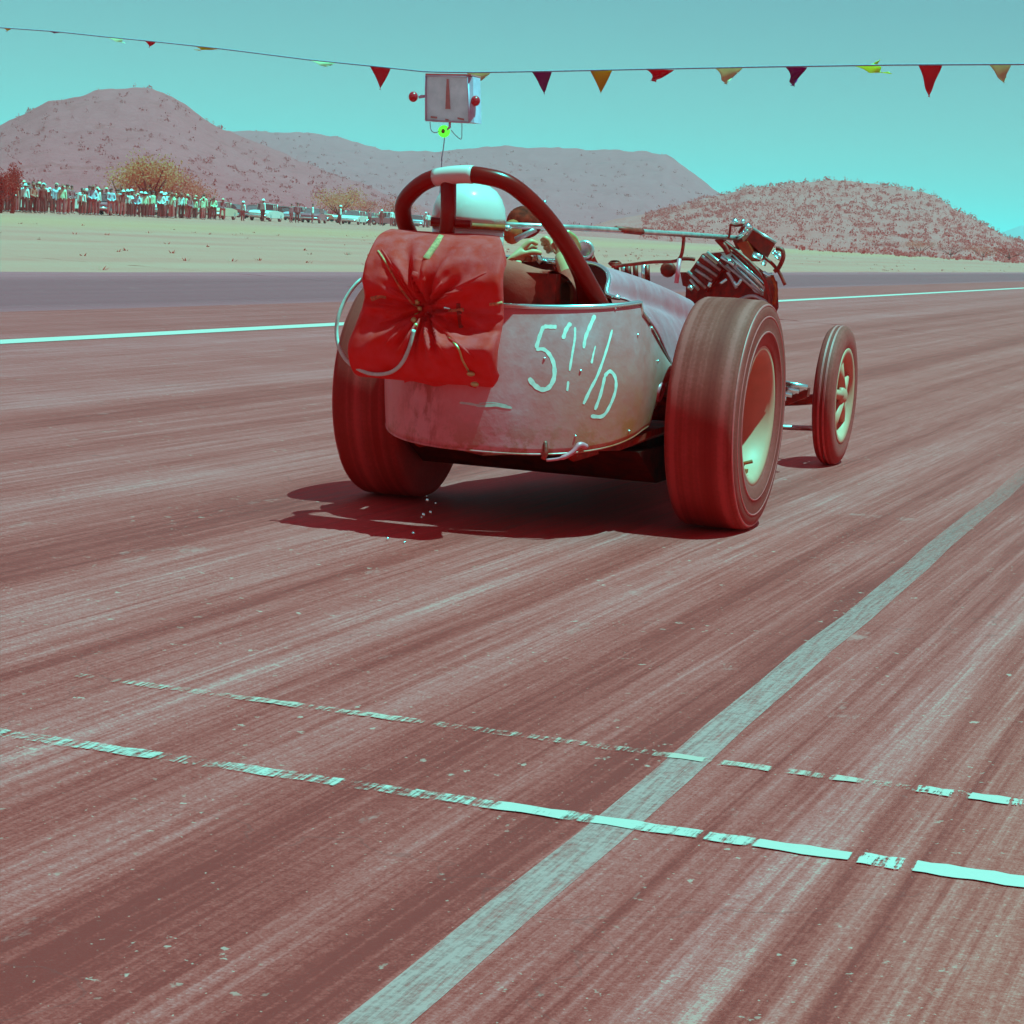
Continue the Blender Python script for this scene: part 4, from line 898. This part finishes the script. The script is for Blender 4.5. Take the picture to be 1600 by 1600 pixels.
# --- steering wheel
Y_S = 7.40
sw = MB(); sw.tube([AY(849, 408, Y_S), AY(881, 412, Y_S)], .0075, 10)
sw.tube([AY(846, 410, Y_S), AY(838, 398, Y_S + .01), AY(832, 385, Y_S + .02)], .012, 8)
stw = sw.build('steering_wheel', MT['chrome'], car_)
MB().tube([AY(878, 414, Y_S), AY(862, 437, Y_S + .02)], .0085, 8).build('spoke', MT['alum2'], stw)
MB().tube([AY(832, 421, Y_S), AY(853, 442, Y_S + .02)], .006, 8).build('spoke', MT['chrome'], stw)
MB().lathe(AY(855, 452, Y_S + .02), (0, -1, .4), [(-.03, .018), (0, .026), (.012, .022), (.016, 0)], 16).build('hub', MT['steel'], stw)
MB().tube([AY(855, 452, Y_S + .03), cp(0, 8.2, .62)], .013, 8).build('column', MT['frame'], stw)
# --- long rod, its post and small fittings
rod = MB().tube([AY(790, 351, 7.5), AY(905, 356, 7.8), AY(1068, 366, 8.7), AY(1152, 372, 9.2)], .010, 8).build('throttle_rod', MT['steel'], car_)
MB().tube(bez([AY(1068, 366, 8.7), AY(1066, 388, 8.7), AY(1062, 402, 8.7), AY(1052, 408, 8.7), AY(1020, 409, 8.75), AY(985, 413, 8.8), AY(955, 416, 8.8)], 5), .007, 7).build('rod_post', MT['darkmetal'], rod)
MB().tube([AY(1061, 404, 8.68), AY(1056, 442, 8.66)], .009, 7).build('clear_hose', MT['alum2'], rod)
MB().tube([AY(962, 358, 8.1), AY(1002, 362, 8.3)], .0125, 8).build('sleeve', MT['frame'], rod)
# --- engine
YE = 9.2
def ep(px, py, d=0.0): return AY(px, py, YE + d)
eng = MB().prism([ep(1072, 430), ep(1096, 397), ep(1150, 392), ep(1214, 440), ep(1216, 480), ep(1180, 560), ep(1080, 560), ep(1070, 470)], (-.125, .5, 0)).build('engine', MT['darkmetal'], car_)
MB().prism([ep(1098, 396, -.05), ep(1128, 421, -.05), ep(1102, 456, -.05), ep(1072, 430, -.05)], (0, .05, 0)).build('head', MT['darkmetal'], eng)
for a, b in (((1096, 400), (1125, 422)), ((1088, 410), (1120, 431)), ((1086, 421), (1111, 438)), ((1074, 424), (1102, 450)), ((1078, 436), (1091, 453)), ((1104, 394), (1141, 424))):
    MB().tube([ep(*a, -.065), ep(*b, -.065)], .0068, 8).build('fin', MT['steel2'] if 'steel2' in MT else MT['steel'], eng)
MB().prism([ep(1126, 396, -.1), ep(1141, 394, -.1), ep(1195, 444, -.1), ep(1192, 462, -.1), ep(1178, 456, -.1)], (-.10, .4, 0)).build('valve_cover', MT['steel'], eng)
for a, b, r, m in (((1142, 400), (1193, 447), .011, 'chrome'), ((1126, 401), (1146, 414), .007, 'chrome'), ((1151, 418), (1191, 456), .006, 'chrome'), ((1134, 414), (1176, 450), .006, 'steel'), ((1172, 443), (1190, 460), .006, 'steel')):
    MB().tube([ep(*a, -.115), ep(*b, -.115)], r, 8).build('cover_rib', MT[m], eng)
inj = MB().prism([ep(1176, 359, .0), ep(1211, 380, 0), ep(1198, 404, 0), ep(1165, 374, 0)], (-.07, .25, 0)).build('magneto', MT['frame'], eng)
MB().tube([ep(1176, 357, -.01), ep(1212, 379, -.01)], .0055, 8).build('edge_highlight', MT['steel'], inj)  # bright strip stands in for the highlight along this edge
for a, b, r in (((1144, 346), (1151, 348), .012), ((1158, 347), (1162, 348), .012), ((1164, 352), (1171, 358), .014), ((1176, 397), (1190, 403), .011), ((1212, 397), (1221, 404), .011), ((1152, 373), (1168, 358), .008), ((1198, 403), (1192, 414), .008), ((1207, 392), (1212, 396), .009)):
    MB().tube([ep(*a, -.03), ep(*b, -.03)], r*1.2, 9).build('chrome_fitting', MT['chrome'], eng)
for P, r, m in (([(1141, 350), (1139, 366), (1137, 372)], .005, 'frame'), ([(1130, 377), (1150, 392), (1178, 417), (1196, 442), (1203, 480)], .009, 'darkmetal'), ([(1194, 402), (1206, 412), (1217, 426), (1226, 445)], .007, 'frame'),
                ([(1212, 388), (1221, 390), (1223, 402), (1216, 418), (1209, 424)], .009, 'darkmetal'), ([(1141, 350), (1150, 352), (1162, 350)], .006, 'darkmetal'), ([(1162, 352), (1154, 364)], .007, 'darkmetal'), ([(1136, 425), (1144, 438), (1150, 450)], .007, 'steel'),
                ([(1158, 436), (1151, 445), (1146, 440)], .007, 'chrome'), ([(1125, 443), (1135, 436)], .006, 'chrome'), ([(1107, 448), (1110, 441)], .008, 'chrome'), ([(1205, 430), (1212, 452), (1208, 476)], .008, 'strap'), ([(1120, 372), (1132, 385), (1138, 396)], .014, 'darkmetal'),
                ([(1085, 405), (1075, 404), (1062, 404)], .008, 'darkmetal'), ([(1192, 425), (1200, 430), (1206, 428)], .008, 'chrome'), ([(1150, 470), (1175, 462), (1200, 474)], .008, 'steel')):
    MB().tube(bez([ep(*p, -.13) for p in P], 5), r, 8).build('engine_hose', MT[m], eng)
MB().prism([ep(1150, 380, -.02), ep(1166, 376, -.02), ep(1182, 404, -.02), ep(1168, 408, -.02)], (0, .2, 0)).build('intake', MT['rimdark'], eng)
MB().prism([ep(1143, 372, .0), ep(1156, 366, 0), ep(1163, 384, 0), ep(1150, 390, 0)], (0, .15, 0)).build('intake', MT['darkmetal'], eng)
MB().lathe(ep(1043, 421, .1), (.2, -1, 0), [(-.1, .02), (-.08, .030), (0, .033), (.014, .031), (.018, .018), (.014, 0)], 12).build('magneto_cap', MT['frame'], eng)
MB().prism([ep(1062, 425, .1), ep(1082, 425, .1), ep(1078, 450, .1), ep(1066, 446, .1)], (0, .1, 0)).build('bracket', MT['darkmetal'], eng)
for x, h_, m in ((962, 8, 'frame'), (973, 10, 'steel'), (981, 16, 'darkmetal'), (992, 18, 'frame'), (1005, 20, 'chrome'), (1010, 20, 'darkmetal')):
    MB().tube([ep(x, 414, .2), ep(x + 1, 414 + h_ + 6, .2)], .012, 8).build('injector_stack', MT[m], eng)
MB().lathe(ep(960, 415, .2), (0, -.2, 1), [(0, .02), (.01, .03), (.02, .02)], 12).build('stack_cap', MT['frame'], eng)
MB().tube([ep(1075, 447, -.08), ep(1082, 452, -.08)], .010, 8).build('chrome_fitting', MT['chrome'], eng)
ck = MB(); ck.prism([cp(-.17, 9.05, .24), cp(.17, 9.05, .24), cp(.22, 9.05, .50), cp(.16, 9.05, .66), cp(-.16, 9.05, .66), cp(-.22, 9.05, .50)], (0, .68, 0))
ck.tube([cp(-.26, 9.2, .30), cp(.26, 9.2, .30)], .03, 8); ck.tube([cp(-.26, 9.6, .30), cp(.26, 9.6, .30)], .03, 8); ck.lathe(cp(0, 8.72, .45), (0, 1, 0), [(0, .06), (.0, .10), (.2, .17), (.32, .19), (.335, .0)], 20)
ck.build('crankcase', MT['darkmetal'], eng)
MB().prism([cp(-.30, 9.1, .50), cp(-.12, 9.1, .55), cp(-.10, 9.1, .68), cp(-.22, 9.1, .70), cp(-.34, 9.1, .60)], (0, .55, 0)).build('head', MT['darkmetal'], eng)
# exhaust stubs beyond the right rear tyre
for a, b in (((1214, 596), (1261, 605)), ((1214, 605), (1248, 611)), ((1214, 612), (1237, 617)), ((1208, 620), (1228, 622))):
    MB().tube([AY(*a, 9.75), AY(*b, 9.75)], .012, 10).build('exhaust_pipe', MT['chrome'], car_)
MB().prism([AY(1205, 622, 9.8), AY(1240, 616, 9.8), AY(1262, 606, 9.8), AY(1260, 620, 9.8), AY(1230, 632, 9.8), AY(1205, 634, 9.8)], (0, .05, 0)).build('exhaust_plate', MT['frame'], car_)
# gear ahead of the driver seen between helmet and bar
tk = MB().ell(AY(819, 347, 8.0), (.062, .10, .060), 16, 10).build('fuel_tank', simple('dull_tank_paint', (.42, .010, .005), .85, 0, .4, 30, .5, spec=.05), car_)
MB().ell(AY(800, 362, 7.9), (.035, .05, .045), 12, 8).build('tank_cap', MT['strap'], tk)
MB().tube([AY(795, 354, 7.7), AY(830, 356, 7.7)], .006, 8).build('cross_tube', MT['steel'], tk)
MB().tube([AY(805, 374, 7.7), AY(836, 358, 7.7)], .010, 8).build('cross_tube', MT['steel'], tk)
MB().tube([AY(847, 326, 7.7), AY(851, 313, 7.7)], .007, 8).build('vent_pipe', MT['chrome'], tk)
MB().tube([AY(862, 334, 7.9), AY(868, 348, 7.9)], .008, 8).build('vent_pipe', MT['steel'], tk)
lp = MB().lathe(AY(912.5, 390, 8.0), (.25, -1, .1), [(-.06, .02), (-.05, .034), (0, .036), (.012, .032), (.014, .026), (.006, .024), (.004, 0)], 20).build('gauge', MT['steel'], car_)
MB().tube([AY(920, 398, 8.02), AY(927, 414, 8.02)], [.016, .018], 8).build('gauge_bracket', MT['frame'], lp)
MB().tube(bez([AY(884, 362, 7.9), AY(897, 372, 7.95), AY(905, 392, 8.0), AY(914, 412, 8.02)], 5), .011, 8).build('hose', MT['brass'], lp)

# ================================================================ parachute pack
PK = thing('parachute_pack', (-2.61, 6.85, .5), 'red canvas parachute pack cinched in folds on the back of the race car', 'parachute')
XL, XR = -2.845, -2.385
PR = [(7.00, .958), (6.93, .960), (6.84, .940), (6.775, .885), (6.755, .825), (6.765, .775), (6.775, .72), (6.76, .67), (6.745, .60), (6.755, .545), (6.79, .500), (6.86, .485), (6.95, .49), (7.0, .52)]
ctr = Vector((0, 6.90, .72))
loop = bez([Vector((0, a, b)) for a, b in PR], 8); rows = []
cx0, cz0 = ony_x = (AY(657, 482, 6.76).x, AY(657, 482, 6.76).z)
NU = 110
for j in range(NU + 1):
    s = j/NU; e = min(s, 1 - s); shrink = 1 - (1 - min(1, e/.035))**2*.14 if e < .035 else 1.0; row = []
    for p in loop:
        skew = .002*(p.z - .72)/.22
        bulge = .005*math.sin((p.z - .5)/.46*math.pi)
        kk = min(1, max(0, (.70 - p.z)/.16)); kk = kk*kk*(3 - 2*kk)
        x = XL - .045*kk*(1 - s) + (XR - XL)*s + skew*(-1) + bulge*(2*s - 1) - max(0, p.y - 6.79)*.42*s
        q_ = ctr + (p - ctr)*shrink; q_ = Vector((x, q_.y, q_.z))
        if q_.y < 6.90:
            dx_, dz_ = q_.x - cx0, q_.z - cz0; r_ = math.hypot(dx_, dz_); th = math.atan2(dz_, dx_)
            fall = math.exp(-(r_/.17)**2); pin = math.exp(-(r_/.065)**2)
            pl = math.sin(th*11 + 1.3*noise.noise(Vector((th*2, r_*9, 3)))*2) + .5*math.sin(th*19 + 2)
            q_.y += .028*pl*fall*min(1, r_/.03) + .060*pin + .008*noise.fractal(Vector((q_.x*9, q_.z*9, 1)), 1, 2, 3) - .012*math.sin(min(1, max(0, (q_.z - .5)/.4))*3.14)
            # loose lower-right flap
            if q_.x > -2.56 and .66 < q_.z < .71: q_.y += .018
            if q_.x > -2.60 and .50 < q_.z <= .665: q_.y -= .050*min(1, (.665 - q_.z)/.05)*min(1, (q_.x + 2.60)/.05)*max(0, 1 - max(0, .615 - q_.z)/.10)
        q_.z += .006*noise.noise(Vector((q_.x*7, q_.y*7, 5)))
        row.append(q_)
    rows.append(row)
pm = MB().grid(rows); pm.add(rows[0], [tuple(range(len(loop)))], True); pm.add(rows[-1], [tuple(range(len(loop)))], True)
pack = pm.build('canvas_pack', MT['red'], PK)
bmp = bmesh.new(); vv = [[bmp.verts.new(p) for p in r_] for r_ in rows]
for i in range(NU):
    for k2 in range(len(loop) - 1): bmp.faces.new((vv[i][k2], vv[i][k2 + 1], vv[i + 1][k2 + 1], vv[i + 1][k2]))
PB = BVHTree.FromBMesh(bmp)
def onpack(px, py, lift=.004):
    d = raw(px, py).normalized(); h = PB.ray_cast(EYE, d)
    if h[0] is None: return AY(px, py, 6.76)
    n = h[1] if h[1].dot(d) < 0 else -h[1]; return h[0] + n*lift
def strap(pts, r, mat, name='strap', lab=None, lift=.004, n=6):
    P = [onpack(p.x, p.y, lift) for p in bez([Vector((a, b, 0)) for a, b in pts], n)]
    if r < .0045: return MB().tube(P, r, 8).build(name, MT[mat], PK, label=lab)
    rows = []; view = Vector((.3, -.9, .25)).normalized()
    for i, p in enumerate(P):
        t = (P[min(i + 1, len(P) - 1)] - P[max(i - 1, 0)]).normalized(); sd = t.cross(view).normalized()
        rows.append([p - sd*r, p + view*.002, p + sd*r])
    return MB().grid(rows).build(name, MT[mat], PK, .003, lab)
strap([(690, 368), (676, 388), (664, 405)], .010, 'webbing', lab='pale strap over the top of the pack')
strap([(590, 392), (603, 412), (622, 445), (640, 470), (652, 480)], .004, 'webbing', 'cord')
strap([(596, 390), (608, 408), (628, 440), (645, 468)], .003, 'red', 'cord')
strap([(655, 404), (652, 420), (657, 440), (652, 460)], .015, 'red', lab='dark red loose strap end above the centre')
strap([(650, 425), (645, 440), (648, 455)], .012, 'red')
strap([(579, 468), (592, 462), (603, 463)], .008, 'webbing', lab='olive strap at the left edge')
strap([(700, 483), (712, 486), (724, 485)], .008, 'webbing', lab='olive strap with metal buckle right of the centre')
strap([(716, 474), (717, 490), (720, 512)], .007, 'frame')
strap([(693, 480), (703, 482)], .006, 'chrome', 'buckle'); strap([(764, 475), (775, 474), (784, 472)], .006, 'webbing')
for px, py, r in ((651, 472, .009), (655, 482, .008), (650, 490, .009), (646, 500, .010), (649, 508, .007)): MB().ell(onpack(px, py, .006), r, 10, 8).build('ring', MT['brass'], PK)
strap([(700, 525), (716, 545), (722, 562), (732, 580)], .004, 'brass', 'rip_cord')
for px, py in ((735, 584), (741, 600)): MB().ell(AY(px, py, 6.74), (.014, .010, .008), 10, 8).build('pull_ball', MT['brass'], PK)
# radiating pleats as raised folds
for (a, b, w_) in (((668, 487), (712, 503), .007), ((672, 497), (705, 527), .008), ((676, 466), (722, 453), .006), ((625, 492), (592, 505), .006), ((632, 485), (602, 487), .005), ((608, 450), (632, 465), .006), ((668, 478), (700, 476), .004), ((640, 430), (648, 462), .005), ((690, 440), (668, 470), .005),
                   ((700, 528), (722, 542), .006), ((662, 510), (690, 548), .006), ((632, 508), (600, 540), .006), ((648, 515), (640, 560), .005), ((680, 505), (740, 560), .006), ((690, 460), (760, 425), .005), ((622, 478), (590, 474), .005)):
    P = [onpack(a[0] + (b[0] - a[0])*i/8, a[1] + (b[1] - a[1])*i/8, .0005) for i in range(9)]
    MB().tube(P, [w_*(.35 + .65*math.sin(math.pi*(i + .6)/9.2)) for i in range(9)], 8).build('fold', MT['red'], PK)
# loose hanging flap under the pack
rows = []
for j in range(9):
    t = j/8; a = AY(628 + 2*t, 560 + 38*t, 6.83 + .04*t); b = AY(744 + 2*t, 572 + 30*t, 6.83 + .04*t)
    rows.append([a.lerp(b, i/12) + Vector((0, .012*math.sin(i*1.3 + t*2), .008*math.sin(i*.9)*t)) for i in range(13)])
MB().grid(rows).build('flap', MT['red'], PK, .006, 'dark red flap hanging below the pack')
# white cord looping to the left
CL = [AY(583, 428, 6.82), AY(560, 440, 6.80), AY(540, 466, 6.79), AY(528, 495, 6.78), AY(525, 520, 6.78), AY(530, 545, 6.78), AY(545, 567, 6.78), AY(575, 583, 6.77), AY(605, 583, 6.76), AY(625, 570, 6.74), AY(638, 545, 6.735), AY(646, 515, 6.735)]
MB().tube(bez(CL, 8), .0062, 8).build('release_cord', MT['cord'], PK, label='white cord looping out to the left of the pack')

# ================================================================ driver
DR = thing('person', cp(-.03, 7.2, .42), 'driver in white open helmet, one bare hand raised on the steering wheel, brown clothing', 'person')
hc = AY(733, 322, 7.16)
lh, rh = AY(806, 402, 7.34), AY(866, 380, 7.44)
V = [cp(-.02, 7.28, .46), cp(-.03, 7.22, .62), cp(-.05, 7.14, .80), Vector((hc.x - .0, 7.12, .885)), Vector((hc.x, 7.11, .97)), Vector((hc.x, 7.11, 1.06))]
E = [(0, 1), (1, 2), (2, 3), (3, 4), (4, 5)]; RR = [(.15, .12), (.15, .11), (.155, .10), .06, .085, .09]
def limb(root, pts, rs):
    n = len(V)
    for i, (p, r) in enumerate(zip(pts, rs)):
        V.append(p); RR.append(r); E.append((root if i == 0 else n + i - 1, n + i))
    return len(V) - 1
el_r = AY(893, 462, 7.28)
wl = limb(2, [cp(-.20, 7.14, .79), AY(776, 432, 7.24), AY(788, 412, 7.30)], [.065, .048, .034])
wr = limb(2, [cp(.13, 7.14, .79), el_r, AY(892, 432, 7.34), AY(874, 396, 7.42)], [.065, .046, .040, .028])
for s in (-1, 1): limb(0, [cp(s*.12, 7.34, .50), cp(s*.16 - .01, 7.62, .765), cp(s*.13, 8.0, .45), cp(s*.13, 8.12, .47)], [.10, .070, .05, .045])
full = skin_mesh(V, E, RR, 0, 2); off = wpos(DR)
jk = submesh(full, lambda c: c.z < .875 and not (c.x > AY(885, 440, 7.34).x - .04 and c.y > 7.31 and c.z > .775 and c.y < 7.5 and c.x > -2.44), .010, 'jacket')
for me, nm, mt in ((full, 'body', 'skin'), (jk, 'clothing', 'jacket')):
    for v in me.vertices: v.co -= off
    me.materials.clear(); me.materials.append(MT[mt])
    for p in me.polygons: p.use_smooth = True
    o = bpy.data.objects.new(nm, me); COL.objects.link(o); o.parent = DR
def hand(wrist, palm, tips, thumb, name):
    P = [wrist, palm]; E2 = [(0, 1)]; R2 = [.026, (.034, .018)]
    base = palm
    for i, (k1, k2_, k3) in enumerate(tips):
        n = len(P); P += [k1, k2_, k3]; R2 += [.0125, .0105, .0085]; E2 += [(1, n), (n, n + 1), (n + 1, n + 2)]
    n = len(P); P += thumb; R2 += [.013, .009]; E2 += [(0, n), (n, n + 1)]
    me = skin_mesh(P, E2, R2, 1, 2)
    for v in me.vertices: v.co -= off
    me.materials.append(MT['skin'])
    for p in me.polygons: p.use_smooth = True
    o = bpy.data.objects.new(name, me); COL.objects.link(o); o.parent = DR
h = lambda px, py, y: AY(px, py, y)
hand(h(791, 413, 7.30), h(806, 397, 7.33), [(h(816, 388, 7.33), h(829, 376, 7.34), h(840, 382, 7.36)), (h(818, 391, 7.35), h(830, 383, 7.37), h(838, 388, 7.39)), (h(820, 396, 7.33), h(834, 393, 7.34), h(846, 396, 7.36)), (h(819, 402, 7.33), h(829, 405, 7.34), h(837, 404, 7.36))],
     [h(803, 410, 7.31), h(815, 411, 7.32)], 'hand')
hand(h(880, 398, 7.41), h(868, 385, 7.43), [(h(860, 379, 7.43), h(851, 371, 7.42), h(845, 377, 7.43)), (h(861, 383, 7.44), h(852, 377, 7.43), h(846, 383, 7.44)), (h(863, 386, 7.45), h(855, 384, 7.44), h(850, 389, 7.45)), (h(866, 389, 7.45), h(859, 390, 7.45), h(854, 394, 7.46))],
     [h(872, 380, 7.42), h(864, 373, 7.42)], 'hand')
# helmet: shell, dark band, ear piece
hx, hy_, hz_ = hc
hel = MB(); rx, ry = .117, .135
prof = [(-.005, 1.0), (.02, 1.0), (.05, .965), (.08, .87), (.105, .72), (.122, .50), (.131, .25), (.133, 0)]
zb_ = AY(733, 348, 7.16).z
V_ = []
for d, f in prof: V_.append([Vector((hx + rx*f*math.cos(a), 7.16 + ry*f*math.sin(a), zb_ + d)) for a in [2*math.pi*k/36 for k in range(37)]])
hel.grid(V_); hel.build('helmet', MT['helmet'], DR, .005, 'white rounded crash helmet')
bd = MB(); bd.grid([[Vector((hx + (rx + .004)*math.cos(a), 7.16 + (ry + .004)*math.sin(a), zb_ + d - .006)) for a in [2*math.pi*k/36 for k in range(37)]] for d in (-.012, .006)]); bd.build('goggle_strap', MT['strap'], DR, .005, 'brown goggle strap round the helmet')
lw = MB(); lw.grid([[Vector((hx + (rx - .003)*math.cos(a), 7.16 + (ry - .003)*math.sin(a), zb_ + d)) for a in [math.pi*(.62) + (2*math.pi*.88)*k/36 for k in range(37)]] for d in (-.10, -.06, -.015)]); lw.build('neck_cover', MT['helmet'], DR, .005, 'white lower shell of the helmet')
MB().ell(AY(793, 356, 7.12), (.012, .014, .010), 10, 8).build('strap_snap', MT['chrome'], DR)

# ---------------------------------------------------------------- drops of fluid falling behind the car
for i, (px, py, r) in enumerate([(667, 781, .0045), (672, 800, .004), (661, 804, .0052), (666, 775, .002), (658, 808, .0025), (680, 786, .0025), (645, 833, .005), (605, 842, .0045), (631, 848, .004)]):
    o = MB().ell(AY(px, py, 6.86) if py < 830 else AZ(px, py, r), (r, r, r*1.3), 10, 8).build('fluid_drop', MT['chrome'])
    tag(o, ['largest pair drop, upper one, glinting in the car shadow', 'right drop of the close pair in the car shadow', 'left drop of the close pair in the car shadow', 'tiny uppermost drop in the shadow below the parachute', 'tiny drop under the close pair in shadow',
        'tiny drop farthest right in the car shadow', 'shiny drop on the very edge of the car shadow', 'shiny drop on sunlit asphalt, leftmost of the drops', 'shiny drop on sunlit asphalt between two other drops'][i], 'drop', 'fluid drops behind the car')

# ---------------------------------------------------------------- dusty air
hb = MB(); hb.box((0, 3000, 44), (30000, 24000, 94))
hzm = bpy.data.materials.new('dusty_air'); hzm.use_nodes = True; ht = hzm.node_tree; ht.nodes.clear()
hv_ = ht.nodes.new('ShaderNodeVolumePrincipled'); ho = ht.nodes.new('ShaderNodeOutputMaterial'); ht.links.new(hv_.outputs[0], ho.inputs['Volume'])
hv_.inputs['Color'].default_value = (.97, .52, .58, 1); hv_.inputs['Density'].default_value = .00021; hv_.inputs['Anisotropy'].default_value = 0
stuff(hb.build('haze', hzm))

# labels that would be shared are told apart by their order from the left
grp = {}
for o in scene.objects:
    if 'label' in o and 'category' in o: grp.setdefault(o['label'], []).append(o)
ordw = ['leftmost', 'second', 'third', 'fourth', 'fifth', 'sixth', 'seventh']
for l, os_ in grp.items():
    if len(os_) < 2: continue
    os_.sort(key=lambda o: o.location.x/max(.1, o.location.y))
    for i, o in enumerate(os_):
        o['label'] = l + (', ' + ['left one', 'right one'][i] if len(os_) == 2 else ', ' + ordw[min(i, 6)])
